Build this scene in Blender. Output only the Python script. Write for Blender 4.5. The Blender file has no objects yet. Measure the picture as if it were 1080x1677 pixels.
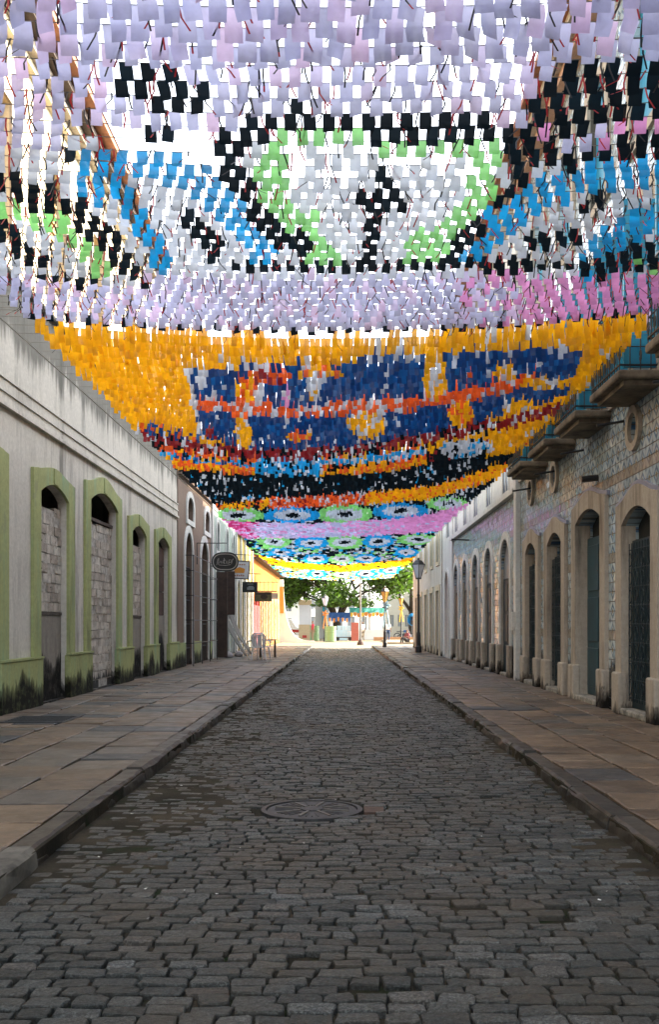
import bpy, bmesh, math, random
from math import radians, sin, cos, pi, sqrt
from mathutils import Vector, Matrix, noise
from mathutils.geometry import tessellate_polygon
R = random.Random(11)

# ------------------------------------------------------------------ camera, sky, sun, exposure
scene = bpy.context.scene
C = bpy.context.collection
cam_d = bpy.data.cameras.new('camera')
cam = bpy.data.objects.new('camera', cam_d)
C.objects.link(cam)
cam.location = (0, 0, 1.5)
cam.rotation_euler = (radians(90), 0, 0)
cam_d.sensor_fit = 'VERTICAL'
cam_d.sensor_height = 36
cam_d.sensor_width = 36
cam_d.lens = 36 * 1600 / 1677
cam_d.shift_x = -20 / 1677
cam_d.shift_y = 183.5 / 1677
cam_d.clip_end = 2000
scene.camera = cam

SUN_EL, SUN_AZ = radians(27), radians(60)        # azimuth: from +Y towards +X
w = bpy.data.worlds.new('World')
scene.world = w
w.use_nodes = True
wn, wl = w.node_tree.nodes, w.node_tree.links
bg = wn['Background']
sky = wn.new('ShaderNodeTexSky')
sky.sky_type = 'NISHITA'
sky.sun_disc = False
sky.sun_elevation = SUN_EL
sky.sun_rotation = SUN_AZ
sky.air_density = 1.0
sky.dust_density = 1.6
sky.ozone_density = 1.0
hs = wn.new('ShaderNodeHueSaturation')
hs.inputs['Saturation'].default_value = 0.34      # thin white cloud over the whole sky
wl.new(sky.outputs[0], hs.inputs['Color'])
wl.new(hs.outputs[0], bg.inputs['Color'])
bg.inputs['Strength'].default_value = 0.15
sl = bpy.data.lights.new('sun', 'SUN')
sl.energy = 2.5
sl.angle = radians(0.6)
sl.color = (1.0, 0.86, 0.66)
sun = bpy.data.objects.new('sun', sl)
C.objects.link(sun)
sd = Vector((sin(SUN_AZ) * cos(SUN_EL), cos(SUN_AZ) * cos(SUN_EL), sin(SUN_EL)))
sun.rotation_euler = (-sd).to_track_quat('-Z', 'Y').to_euler()
sun.location = (20, 20, 30)
vs = scene.view_settings
vs.view_transform = 'Standard'
vs.look = 'None'
vs.exposure = 2.75
vs.gamma = 1
scene.cycles.max_bounces = 8
scene.cycles.diffuse_bounces = 4
scene.cycles.use_denoising = True

# ------------------------------------------------------------------ helpers
def setp(o, label=None, cat=None, group=None, kind=None):
    if label: o['label'] = label
    if cat: o['category'] = cat
    if group: o['group'] = group
    if kind: o['kind'] = kind
    return o

def empty(name, loc, label=None, cat=None, group=None, rz=0):
    o = bpy.data.objects.new(name, None)
    o.empty_display_size = .2
    C.objects.link(o)
    o.location = loc
    o.rotation_euler = (0, 0, rz)
    return setp(o, label, cat, group)

class MB:
    """collects faces; build() links them as one mesh object"""
    def __init__(s): s.v, s.f, s.m = [], [], []
    def face(s, pts, m=0):
        n = len(s.v); s.v += [tuple(p) for p in pts]
        s.f.append(tuple(range(n, n + len(pts)))); s.m.append(m)
    def box(s, x0, x1, y0, y1, z0, z1, m=0, M=None):
        n = len(s.v)
        P = [(x0,y0,z0),(x1,y0,z0),(x1,y1,z0),(x0,y1,z0),(x0,y0,z1),(x1,y0,z1),(x1,y1,z1),(x0,y1,z1)]
        if M: P = [tuple(M @ Vector(p)) for p in P]
        s.v += P
        for q in ((0,3,2,1),(4,5,6,7),(0,1,5,4),(1,2,6,5),(2,3,7,6),(3,0,4,7)):
            s.f.append(tuple(n + i for i in q)); s.m.append(m)
        return s
    def tube(s, pts, rad, n=8, m=0, caps=True):
        pts = [Vector(p) for p in pts]
        if not isinstance(rad, (list, tuple)): rad = [rad] * len(pts)
        base = len(s.v)
        up = None
        for i, p in enumerate(pts):
            d = (pts[min(i+1, len(pts)-1)] - pts[max(i-1, 0)]).normalized()
            if up is None:
                up = Vector((0,0,1)) if abs(d.z) < .9 else Vector((1,0,0))
            a = d.cross(up).normalized(); b = a.cross(d).normalized(); up = b
            for k in range(n):
                t = 2*pi*k/n
                s.v.append(tuple(p + (a*cos(t) + b*sin(t)) * rad[i]))
        for i in range(len(pts)-1):
            for k in range(n):
                s.f.append((base+i*n+k, base+i*n+(k+1)%n, base+(i+1)*n+(k+1)%n, base+(i+1)*n+k)); s.m.append(m)
        if caps:
            s.f.append(tuple(base+k for k in reversed(range(n)))); s.m.append(m)
            s.f.append(tuple(base+(len(pts)-1)*n+k for k in range(n))); s.m.append(m)
        return s
    def lathe(s, c, prof, n=16, m=0):
        base = len(s.v)
        for r, z in prof:
            for k in range(n):
                t = 2*pi*k/n
                s.v.append((c[0]+r*cos(t), c[1]+r*sin(t), c[2]+z))
        for i in range(len(prof)-1):
            for k in range(n):
                s.f.append((base+i*n+k, base+i*n+(k+1)%n, base+(i+1)*n+(k+1)%n, base+(i+1)*n+k)); s.m.append(m)
        s.f.append(tuple(base+k for k in reversed(range(n)))); s.m.append(m)
        s.f.append(tuple(base+(len(prof)-1)*n+k for k in range(n))); s.m.append(m)
        return s
    def plate(s, x0, x1, outer, holes=(), m=0, sides=True):
        """polygon in (y,z) with holes, extruded from x0 to x1"""
        loops = [outer] + list(holes)
        flat = [p for L in loops for p in L]
        tris = tessellate_polygon([[Vector((p[0], p[1], 0)) for p in L] for L in loops])
        for x in (x0, x1):
            n = len(s.v)
            s.v += [(x, p[0], p[1]) for p in flat]
            for t in tris: s.f.append(tuple(n+i for i in t)); s.m.append(m)
            if x1 is None or not sides and x == x0: break
        if sides:
            for L in loops:
                for a, b in zip(L, L[1:] + L[:1]):
                    s.face([(x0,*a),(x0,*b),(x1,*b),(x1,*a)], m)
        return s
    def build(s, name, mats, parent=None, smooth=False, world=True):
        me = bpy.data.meshes.new(name)
        me.from_pydata(s.v, [], s.f)
        if not isinstance(mats, (list, tuple)): mats = [mats]
        for mt in mats: me.materials.append(mt)
        if len(mats) > 1: me.polygons.foreach_set('material_index', s.m)
        if smooth: me.polygons.foreach_set('use_smooth', [True]*len(s.f))
        me.update()
        o = bpy.data.objects.new(name, me)
        C.objects.link(o)
        if parent is not None:
            o.parent = parent
            if world: o.matrix_parent_inverse = root_inv(parent)
        return o

def root_inv(p):
    M = Matrix.Identity(4); q = p; chain = []
    while q is not None: chain.append(q); q = q.parent
    for q in reversed(chain):
        L = Matrix.Translation(q.location) @ q.rotation_euler.to_matrix().to_4x4()
        M = M @ (q.matrix_parent_inverse if q.parent else Matrix.Identity(4)) @ L
    return M.inverted()

def fixnormals(o):
    bm = bmesh.new(); bm.from_mesh(o.data); bmesh.ops.remove_doubles(bm, verts=bm.verts, dist=1e-5)
    bmesh.ops.recalc_face_normals(bm, faces=bm.faces); bm.to_mesh(o.data); bm.free(); return o

def bevel(o, wd=.015, seg=2):
    b = o.modifiers.new('bevel', 'BEVEL'); b.width = wd; b.segments = seg; b.limit_method = 'ANGLE'
    return o

# ------------------------------------------------------------------ materials
class NT:
    def __init__(s, name):
        s.mat = bpy.data.materials.new(name); s.mat.use_nodes = True
        s.t = s.mat.node_tree; s.N = s.t.nodes; s.L = s.t.links
        s.p = s.N['Principled BSDF']; s.out = s.N['Material Output']
    def n(s, typ, **kw):
        o = s.N.new(typ)
        for k, v in kw.items():
            if k.startswith('i_'):
                o.inputs[k[2:].replace('_', ' ')].default_value = v
            else: setattr(o, k, v)
        return o
    def lk(s, a, b): s.L.new(a, b)
    def pos(s):
        if not hasattr(s, '_p'): s._p = s.n('ShaderNodeNewGeometry').outputs['Position']
        return s._p
    def mapped(s, scale, loc=(0,0,0), src=None):
        m = s.n('ShaderNodeMapping'); m.inputs['Scale'].default_value = scale; m.inputs['Location'].default_value = loc
        s.lk(src or s.pos(), m.inputs['Vector']); return m.outputs[0]
    def noise(s, scale=5, detail=4, rough=.6, vec=None, dist=0):
        o = s.n('ShaderNodeTexNoise'); o.inputs['Scale'].default_value = scale
        o.inputs['Detail'].default_value = detail; o.inputs['Roughness'].default_value = rough
        o.inputs['Distortion'].default_value = dist
        s.lk(vec or s.pos(), o.inputs['Vector']); return o.outputs['Fac']
    def ramp(s, fac, stops):
        o = s.n('ShaderNodeValToRGB'); e = o.color_ramp.elements
        while len(e) < len(stops): e.new(.5)
        for el, (p, c) in zip(e, stops):
            el.position = p; el.color = (c, c, c, 1) if isinstance(c, (int, float)) else (*c, 1)
        s.lk(fac, o.inputs[0]); return o.outputs[0]
    def mix(s, fac, a, b, typ='MIX'):
        o = s.n('ShaderNodeMix', data_type='RGBA', blend_type=typ)
        for sock, v in ((o.inputs[0], fac), (o.inputs[6], a), (o.inputs[7], b)):
            if isinstance(v, (int, float)): sock.default_value = v
            elif isinstance(v, tuple): sock.default_value = (*v, 1)
            else: s.lk(v, sock)
        return o.outputs[2]
    def math(s, op, a, b=0.0, c=None, clamp=False):
        o = s.n('ShaderNodeMath', operation=op, use_clamp=clamp)
        for i, v in enumerate((a, b) if c is None else (a, b, c)):
            if isinstance(v, (int, float)): o.inputs[i].default_value = v
            else: s.lk(v, o.inputs[i])
        return o.outputs[0]
    def xyz(s):
        o = s.n('ShaderNodeSeparateXYZ'); s.lk(s.pos(), o.inputs[0]); return o.outputs
    def rnd(s):
        a = s.n('ShaderNodeNewGeometry').outputs['Random Per Island']
        b = s.n('ShaderNodeObjectInfo').outputs['Random']
        return s.math('FRACT', s.math('ADD', a, b))
    def bump(s, h, strength=.3, dist=.02):
        b = s.n('ShaderNodeBump'); b.inputs['Strength'].default_value = strength; b.inputs['Distance'].default_value = dist
        s.lk(h, b.inputs['Height']); s.lk(b.outputs[0], s.p.inputs['Normal']); return b
    def col(s, c): 
        if isinstance(c, tuple): s.p.inputs['Base Color'].default_value = (*c, 1)
        else: s.lk(c, s.p.inputs['Base Color'])
        return s
    def rough(s, r):
        if isinstance(r, (int, float)): s.p.inputs['Roughness'].default_value = r
        else: s.lk(r, s.p.inputs['Roughness'])
        return s

MAT = {}
def simple(name, c, rough=.7, var=.12, scale=6, metal=0, bump=.15):
    if name in MAT: return MAT[name]
    t = NT(name)
    f = t.noise(scale, 5, .65)
    k = t.ramp(f, [(.25, 1-var*1.6), (.75, 1+var*.4)])
    t.col(t.mix(1.0, c, k, 'MULTIPLY')).rough(rough)
    t.p.inputs['Metallic'].default_value = metal
    if bump: t.bump(t.noise(scale*6, 4), bump, .01)
    MAT[name] = t.mat
    return t.mat

def plaster(name, c, stain=(.13,.12,.10), base_h=.9, top=None, amount=.5, dark=(.005,.005,.005), crack=True):
    """painted plaster: rain streaks, blotches, black mould rising from the ground and (top) under the coping"""
    t = NT(name); x, y, z = t.xyz()
    col = t.mix(t.ramp(t.noise(.9, 5, .6), [(.3, 0), (.75, .5)]), c, tuple(v*.72 for v in c))
    fine = t.ramp(t.noise(14, 6, .7), [(.3, .82), (.65, 1.04)])
    col = t.mix(1.0, col, fine, 'MULTIPLY')
    streak = t.noise(1.0, 5, .7, t.mapped((3, 3.2, .35)))
    blot = t.noise(.55, 3, .5, t.mapped((1,1,1), (7,3,1)))
    sm = t.math('MULTIPLY', t.ramp(streak, [(.48, 0), (.68, 1)]), t.ramp(blot, [(.38, 0), (.58, amount)]))
    col = t.mix(sm, col, stain)
    peel = t.ramp(t.noise(1.7, 9, .68, t.mapped((1,1,.8), (4,8,2))), [(.625, 0), (.64, .75)])
    col = t.mix(peel, col, tuple(v*.62+.05 for v in c))
    soot = t.math('MULTIPLY', t.ramp(t.noise(1.0, 4, .6, t.mapped((4, 2.2, .45), (1,5,9))), [(.55, 0), (.70, .8)]), t.ramp(t.noise(.35, 2, .5, t.mapped((1,1,1), (3,6,2))), [(.45, 0), (.6, amount)]))
    col = t.mix(soot, col, (.06,.06,.055))
    # mould at the foot, ragged upper edge
    rag = t.noise(1.0, 5, .75, t.mapped((2.6, 3.6, .75), (2,9,4)))
    lim = t.math('MULTIPLY_ADD', t.noise(.8, 2, .5, t.mapped((1,1,.01))), base_h*1.3, -.15)
    d = t.math('SUBTRACT', t.math('MULTIPLY_ADD', rag, 1.0, lim), t.math('ADD', z, .42))
    col = t.mix(t.math('MULTIPLY', t.ramp(d, [(-.0, 0), (.05, .6), (.2, .98)]), t.ramp(t.noise(6, 5, .7), [(.25, .7), (.5, 1)])), col, dark)
    if top:
        d2 = t.math('SUBTRACT', t.math('MULTIPLY_ADD', streak, 1.7, z), top + .85)
        col = t.mix(t.ramp(d2, [(.0, 0), (.3, .8)]), col, (.10,.10,.085))
    t.col(col).rough(.9); t.p.inputs['Specular IOR Level'].default_value = .15
    t.bump(t.math('ADD', t.noise(9, 6, .7), t.math('MULTIPLY', t.noise(60, 3, .6), .25)), .35, .02)
    return t.mat

M_white = plaster('white_plaster', (.63,.60,.535), top=5.75, amount=.8, base_h=.8)
M_green = plaster('green_paint', (.37,.40,.18), stain=(.22,.37,.25), base_h=.95, amount=.8)
M_cement = plaster('cement_render', (.29,.265,.23), base_h=1.5, amount=.5)
M_brown = plaster('brown_paint', (.22,.16,.125), stain=(.2,.15,.12), base_h=.45, amount=.3)
M_mint = plaster('mint_paint', (.33,.40,.36), base_h=.4, amount=.3)
M_trimw = plaster('white_trim', (.66,.66,.63), base_h=.35, amount=.35)
M_yellow = plaster('yellow_paint', (.62,.46,.13), base_h=.3, amount=.3)
M_orange = plaster('orange_paint', (.58,.26,.07), stain=(.5,.2,.06), base_h=.2, amount=.3)
M_red = simple('red_paint', (.42,.035,.03), .6)
M_cream = plaster('cream_paint', (.66,.58,.42), stain=(.45,.36,.22), base_h=.4, amount=.4)
M_creamfar = plaster('pale_paint', (.60,.58,.52), stain=(.4,.33,.22), base_h=.7, amount=.5)
M_stone = plaster('carved_stone', (.43,.38,.315), stain=(.10,.07,.05), base_h=.6, amount=.9)
M_pink = plaster('salmon_paint', (.52,.33,.24), stain=(.3,.2,.15), base_h=.3, amount=.4)
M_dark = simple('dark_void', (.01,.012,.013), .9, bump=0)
M_iron = simple('black_iron', (.016,.016,.018), .45, metal=0)
M_teal = simple('teal_door_paint', (.012,.055,.075), .45, .3, 3)
M_teald = simple('dark_teal_paint', (.006,.022,.03), .5, .3, 3)
M_blue = simple('blue_shutter_paint', (.02,.25,.42), .45)
M_glass = simple('window_glass', (.045,.065,.10), .35, bump=0)
M_glass.node_tree.nodes['Principled BSDF'].inputs['Specular IOR Level'].default_value = .12
M_slabc = simple('stone_slab_balcony', (.22,.18,.13), .8, .6, 3)
M_wood = simple('brown_boards', (.06,.035,.025), .75, .4, 4)
M_roof = simple('roof_tile_clay', (.36,.15,.08), .85, .4, 3)
M_plast = simple('white_plastic', (.75,.75,.75), .35, .03)
M_whitec = simple('white_cloth', (.74,.73,.70), .9, .05)
M_thresh = simple('threshold_stone', (.36,.34,.29), .85, .6, 9)
M_glassl = simple('lantern_glass', (.55,.55,.62), .25, bump=0)
M_amber = simple('amber_glass', (.72,.42,.10), .25, bump=0)

def m_brick():
    t = NT('pale_block'); r = t.rnd()
    c = t.ramp(r, [(0, (.36,.31,.26)), (.5, (.48,.43,.37)), (1, (.55,.51,.45))])
    sp = t.ramp(t.noise(5, 5, .7), [(.35, .55), (.6, 1.05)])
    c = t.mix(1, c, sp, 'MULTIPLY')
    hole = t.ramp(t.noise(7, 2, .5, t.mapped((1,1,1.6), (3,1,7))), [(.70, 0), (.73, 1)])
    c = t.mix(hole, c, (.03,.028,.022))
    x, y, z = t.xyz()
    rag = t.noise(1.0, 5, .75, t.mapped((5, 7, 1.2), (2,9,4)))
    d = t.math('SUBTRACT', rag, t.math('ADD', z, .02))
    c = t.mix(t.ramp(d, [(.0, 0), (.10, .97)]), c, (.013,.013,.012))
    t.col(c).rough(.9); t.bump(t.noise(22, 5, .7), .6, .02); return t.mat
M_brick = m_brick()
M_mortar = simple('pale_mortar', (.50,.47,.42), .95, .5, 8)

def m_tile():
    """glazed wall tiles: 14 cm squares, each slightly out of true, blue, green and ochre ornament on white"""
    t = NT('glazed_tile'); x, y, z = t.xyz(); S = 1/.155
    u = t.math('MULTIPLY', y, S); v = t.math('MULTIPLY', z, S)
    gu = t.math('SUBTRACT', t.math('FRACT', t.math('MULTIPLY', u, .5)), .5); gv = t.math('SUBTRACT', t.math('FRACT', t.math('MULTIPLY', v, .5)), .5)
    fu = t.math('SUBTRACT', t.math('FRACT', u), .5); fv = t.math('SUBTRACT', t.math('FRACT', v), .5)
    iu = t.math('FLOOR', u); iv = t.math('FLOOR', v)
    cb = t.n('ShaderNodeCombineXYZ'); t.lk(iu, cb.inputs[0]); t.lk(iv, cb.inputs[1])
    wnz = t.n('ShaderNodeTexWhiteNoise', noise_dimensions='3D'); t.lk(cb.outputs[0], wnz.inputs['Vector'])
    r2 = t.math('SQRT', t.math('ADD', t.math('MULTIPLY', gu, gu), t.math('MULTIPLY', gv, gv)))
    au = t.math('ABSOLUTE', fu); av = t.math('ABSOLUTE', fv)
    mx = t.math('MAXIMUM', au, av)
    dm = t.math('ADD', t.math('ABSOLUTE', gu), t.math('ABSOLUTE', gv))
    base = t.ramp(t.noise(.8, 4, .6), [(.3, (.36,.47,.54)), (.7, (.64,.69,.67))])
    wear = t.ramp(t.noise(2.2, 6, .75), [(.35, .3), (.6, 1)])
    c = t.mix(t.math('MULTIPLY', wear, t.ramp(dm, [(.24, 0), (.28, 1), (.42, 1), (.46, 0)])), base, (.05,.13,.26))
    c = t.mix(t.ramp(r2, [(.10, 1), (.15, 0)]), c, (.30,.22,.07))
    c = t.mix(t.math('MULTIPLY', wear, t.ramp(dm, [(.78, 0), (.84, 1)])), c, (.08,.16,.26))
    c = t.mix(t.ramp(wnz.outputs['Value'], [(0, .5), (1, 0)]), c, (.16,.24,.27))
    # horizontal ochre border bands between fields
    band = t.math('FRACT', t.math('MULTIPLY', iv, .125))
    c = t.mix(t.ramp(band, [(.0, .55), (.06, 0)]), c, (.30,.19,.07))
    dirt = t.ramp(t.noise(1.0, 5, .7, t.mapped((2.5,2.5,.6))), [(.56, 0), (.8, .45)])
    c = t.mix(dirt, c, (.13,.085,.045))
    grout = t.ramp(mx, [(.44, 0), (.47, 1)])
    c = t.mix(grout, c, (.055,.045,.03))
    rag = t.noise(1.0, 5, .75, t.mapped((5, 7, 1.2), (2,9,4)))
    d = t.math('SUBTRACT', t.math('ADD', rag, .45), z)
    c = t.mix(t.ramp(d, [(.0, 0), (.10, .97)]), c, (.012,.012,.011))
    t.col(c); t.p.inputs['Specular IOR Level'].default_value = .85
    t.rough(t.ramp(grout, [(0, .09), (1, .8)]))
    # each tile leans its own way
    sub = t.n('ShaderNodeVectorMath', operation='SUBTRACT'); t.lk(wnz.outputs['Color'], sub.inputs[0]); sub.inputs[1].default_value = (.5,.5,.5)
    sc = t.n('ShaderNodeVectorMath', operation='SCALE'); t.lk(sub.outputs[0], sc.inputs[0]); sc.inputs['Scale'].default_value = .16
    b = t.n('ShaderNodeBump'); b.inputs['Strength'].default_value = .5; b.inputs['Distance'].default_value = .006
    t.lk(t.math('SUBTRACT', t.noise(20, 3), t.math('MULTIPLY', grout, 1.5)), b.inputs['Height'])
    ad = t.n('ShaderNodeVectorMath', operation='ADD'); t.lk(b.outputs[0], ad.inputs[0]); t.lk(sc.outputs[0], ad.inputs[1])
    nm = t.n('ShaderNodeVectorMath', operation='NORMALIZE'); t.lk(ad.outputs[0], nm.inputs[0])
    t.lk(nm.outputs[0], t.p.inputs['Normal'])
    return t.mat
M_tile = m_tile()

def m_cobble():
    t = NT('granite_cobble'); r = t.rnd()
    c = t.ramp(r, [(0, (.017,.020,.019)), (.45, (.029,.033,.032)), (.8, (.046,.051,.050)), (.93, (.075,.080,.079)), (1, (.045,.037,.030))])
    gr = t.ramp(t.noise(75, 3, .9), [(.36, .3), (.5, .85), (.62, 2.8)])
    c = t.mix(1, c, gr, 'MULTIPLY')
    dirt = t.ramp(t.noise(1.1, 5, .65), [(.42, 0), (.66, .8)])
    c = t.mix(dirt, c, (.055,.044,.030))
    x, y, z = t.xyz()
    edge = t.ramp(t.math('ADD', t.math('MULTIPLY', x, -1), t.math('MULTIPLY', t.noise(1.6, 5, .7), 1.2)), [(.9, 0), (1.0, 0)])
    t.col(c).rough(t.ramp(t.noise(30, 3), [(.3, .34), (.7, .62)]))
    t.bump(t.math('ADD', t.noise(26, 6, .8), t.math('MULTIPLY', t.noise(120, 3), .5)), .9, .016)
    return t.mat
M_cobble = m_cobble()

def m_bed():
    t = NT('road_bed_earth')
    c = t.ramp(t.noise(1.3, 5, .65), [(.3, (.012,.012,.009)), (.5, (.040,.034,.025)), (.72, (.085,.068,.048))])
    moss = t.ramp(t.noise(3.5, 5, .7), [(.53, 0), (.66, .8)])
    c = t.mix(moss, c, (.010,.024,.007))
    c = t.mix(1, c, t.ramp(t.noise(70, 4, .75), [(.3, .55), (.7, 1.3)]), 'MULTIPLY')
    t.col(c).rough(.95); t.p.inputs['Specular IOR Level'].default_value = .1; t.bump(t.noise(50, 5, .75), .7, .012); return t.mat
M_bed = m_bed()

def m_slab(name, stops, sc=1):
    t = NT(name); r = t.rnd()
    c = t.ramp(r, stops)
    c = t.mix(1, c, t.ramp(t.noise(3.2, 6, .7), [(.3, .5), (.65, 1.12)]), 'MULTIPLY')
    c = t.mix(1, c, t.ramp(t.noise(38, 5, .8), [(.3, .62), (.7, 1.2)]), 'MULTIPLY')
    st = t.ramp(t.noise(.7, 4, .6), [(.5, 0), (.7, .6)])
    c = t.mix(st, c, (.05,.045,.038))
    t.col(c).rough(t.ramp(t.noise(4, 4), [(.3, .36), (.7, .65)])); t.bump(t.math('ADD', t.noise(6, 5, .7), t.math('MULTIPLY', t.noise(60, 3), .3)), .4, .015); return t.mat
M_slab = m_slab('sandstone_paving', [(0, (.10,.070,.048)), (.3, (.15,.104,.068)), (.55, (.205,.14,.088)), (.75, (.15,.125,.098)), (.88, (.09,.078,.068)), (.95, (.05,.052,.055)), (1, (.032,.036,.042))])
M_kerb = m_slab('kerb_stone_mat', [(0, (.030,.026,.021)), (1, (.058,.047,.036))])
M_kerbl = simple('pale_concrete', (.17,.155,.13), .9, .5, 5)
M_plaza = simple('plaza_paving', (.33,.265,.165), .9, .35, 1.2)
M_ground = simple('earth_ground', (.20,.17,.12), .95, .4, .2)

def m_flag(name, c, trans=.5, c2=None, rough=.42):
    t = NT('flag_' + name); r = t.rnd()
    k = t.ramp(t.noise(9, 3, .6), [(.3, .84), (.7, 1.06)])
    base = t.ramp(r, [(0, tuple(v*.82 for v in c)), (.6, c), (1, c2 or c)])
    col = t.mix(1, base, k, 'MULTIPLY')
    t.col(col).rough(rough)
    if rough > .6: t.p.inputs['Specular IOR Level'].default_value = .1
    tr = t.n('ShaderNodeBsdfTranslucent'); t.lk(col, tr.inputs['Color'])
    ms = t.n('ShaderNodeMixShader'); ms.inputs[0].default_value = trans
    t.lk(t.p.outputs[0], ms.inputs[1]); t.lk(tr.outputs[0], ms.inputs[2])
    ts = t.n('ShaderNodeBsdfTransparent'); m2 = t.n('ShaderNodeMixShader'); m2.inputs[0].default_value = .02 if max(c) > .25 else .002     # thin see-through fabric
    t.lk(ms.outputs[0], m2.inputs[1]); t.lk(ts.outputs[0], m2.inputs[2]); t.lk(m2.outputs[0], t.out.inputs['Surface'])
    return t.mat
FLAG = {
 'l': m_flag('lilac', (.53,.55,.80), .74, (.72,.54,.78)), 'w': m_flag('pale_grey', (.60,.66,.76), .74), 'k': m_flag('black', (.006,.012,.018), .35, (.008,.020,.032), .8),
 'g': m_flag('green', (.27,.72,.22), .74), 'b': m_flag('sky_blue', (.012,.36,.78), .74), 'p': m_flag('pink', (.76,.32,.64), .74),
 'm': m_flag('magenta', (.60,.05,.22), .74), 'y': m_flag('yellow', (.92,.45,.008), .74), 'n': m_flag('navy', (.006,.055,.23), .5, (.010,.13,.42), .35),  # navy's brighter tint paints the shine of the strips into their colour
 'o': m_flag('orange_red', (.85,.13,.025), .74), 'r': m_flag('dark_red', (.28,.012,.02), .5)}
FLAGNAME = {'l':'lilac','w':'white','k':'black','g':'green','b':'sky blue','p':'pink','m':'magenta','y':'yellow','n':'navy','o':'orange','r':'dark red'}
M_ribr = m_flag('ribbon_red', (.45,.02,.025), .3)
M_ribk = m_flag('ribbon_black', (.015,.012,.014), .2)
M_cord = simple('cord', (.25,.23,.20), .9, bump=0)
# ------------------------------------------------------------------ ground, road, kerbs, pavements
XL, XR = -5.15, 4.35            # facade lines left and right
KL, KR = -1.88, 1.93            # kerb faces
PZ = .13                        # pavement height
ROAD_END = 60.0
mb = MB(); mb.face([(-600,-300,-.06),(600,-300,-.06),(600,900,-.06),(-600,900,-.06)])
setp(mb.build('ground', M_ground), kind='structure')

def und(x, y): return .012 * noise.noise(Vector((x*.9, y*.45, 3)))
def dirt_rise(x, y):
    n = noise.noise(Vector((x*1.1, y*.55, 8))) + .5*noise.noise(Vector((x*3.1, y*2.2, 1)))
    eL = max(0, min(1, (-.55 - x + n*.55) / .7)); eR = max(0, min(1, (x - 1.45 + n*.3) / .5))
    near = max(0, min(1, (y - 4.4) / 1.6))
    return .026 * max(eL*near, eR) + .006*n
# road bed
ys = []; y = -6.0
while y < ROAD_END + 1:
    ys.append(y); y += .09 if 3 < y < 14 else (.3 if y < 30 and y > 3 else 1.0)
xs = [KL - .1 + i*(KR - KL + .2)/56 for i in range(57)]
vv, ff = [], []
for y in ys:
    for x in xs: vv.append((x, y, -.016 + und(x, y) + dirt_rise(x, y)))
W = len(xs)
for j in range(len(ys)-1):
    for i in range(W-1): ff.append((j*W+i, j*W+i+1, (j+1)*W+i+1, (j+1)*W+i))
me = bpy.data.meshes.new('road'); me.from_pydata(vv, [], ff); me.materials.append(M_bed)
me.polygons.foreach_set('use_smooth', [True]*len(ff))
road = bpy.data.objects.new('road', me); C.objects.link(road); setp(road, kind='structure')

MHX, MHY, MHR = -.24, 7.87, .36
def stone_geo(L, Wd, H, rr):
    """irregular rounded sett: skirt, shoulder, slightly domed top (40 triangles)"""
    a, b = L/2, Wd/2; c = min(a, b)*rr.uniform(.12,.4)
    ring = [(-a+c,-b),(a-c,-b),(a,-b+c),(a,b-c),(a-c,b),(-a+c,b),(-a,b-c),(-a,-b+c)]
    ring = [(x + rr.uniform(-.010,.010), y + rr.uniform(-.006,.006)) for x, y in ring]
    V = [(x, y, -.045) for x, y in ring] + [(x*.985, y*.97, H-.006) for x, y in ring] + [(x*.93, y*.88, H + rr.uniform(-.004,.003)) for x, y in ring] + [(0,0,H+.003)]
    Fc = []
    for r0 in (0, 8):
        for k in range(8): Fc.append((r0+k, r0+(k+1)%8, r0+8+(k+1)%8, r0+8+k))
    for k in range(8): Fc.append((16+k, 16+(k+1)%8, 24))
    return V, Fc
rr = random.Random(3)
singles = []; JV, JF = [], []
y = 2.2; row = 0
while y < ROAD_END:
    pw = rr.uniform(.086, .110) if y < 34 else .12
    x = KL + rr.uniform(-.12, .05)
    while x < KR:
        L = rr.uniform(.11, .20) if rr.random() > .1 else rr.uniform(.09, .14)
        cx = x + L/2; x += L + rr.uniform(.004, .016)
        wav = .055*noise.noise(Vector((cx*.7, y*.5, 0))) + .02*noise.noise(Vector((cx*2.5, y*2, 5)))
        cy = y + pw/2 + wav + .035*cx*sin(y*.7)
        if cx - L/2 < KL - .02 or cx + L/2 > KR + .05: continue
        if (cx-MHX)**2 + (cy-MHY)**2 < (MHR+.09)**2: continue
        if rr.random() < .012: continue
        H = .011 + und(cx, cy) + rr.uniform(-.006, .006)
        V, Fc = stone_geo(L, pw*rr.uniform(.87, .96), .0, rr)
        a = rr.uniform(-.05, .05) + wav*.6; ca, sa = cos(a), sin(a); tx, ty = rr.uniform(-.03,.03), rr.uniform(-.05,.05)
        P = [(cx + px*ca - py*sa, cy + px*sa + py*ca, H + pz + px*tx + py*ty) for px, py, pz in V]
        if 3.45 < y and len(singles) < 300 and abs(cx) < .42*y: singles.append((P, Fc))
        else:
            n = len(JV); JV += P; JF += [tuple(n+i for i in f) for f in Fc]
    y += pw + .004; row += 1
def raw(name, V, Fc, mat, parent=None, smooth=True):
    me = bpy.data.meshes.new(name); me.from_pydata(V, [], Fc); me.materials.append(mat)
    if smooth: me.polygons.foreach_set('use_smooth', [True]*len(Fc))
    o = bpy.data.objects.new(name, me); C.objects.link(o)
    if parent is not None: o.parent = parent
    return o
for P, Fc in singles: raw('cobblestone', P, Fc, M_cobble, road, False)
setp(raw('cobblestones', JV, JF, M_cobble, road, False), kind='stuff')

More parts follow.
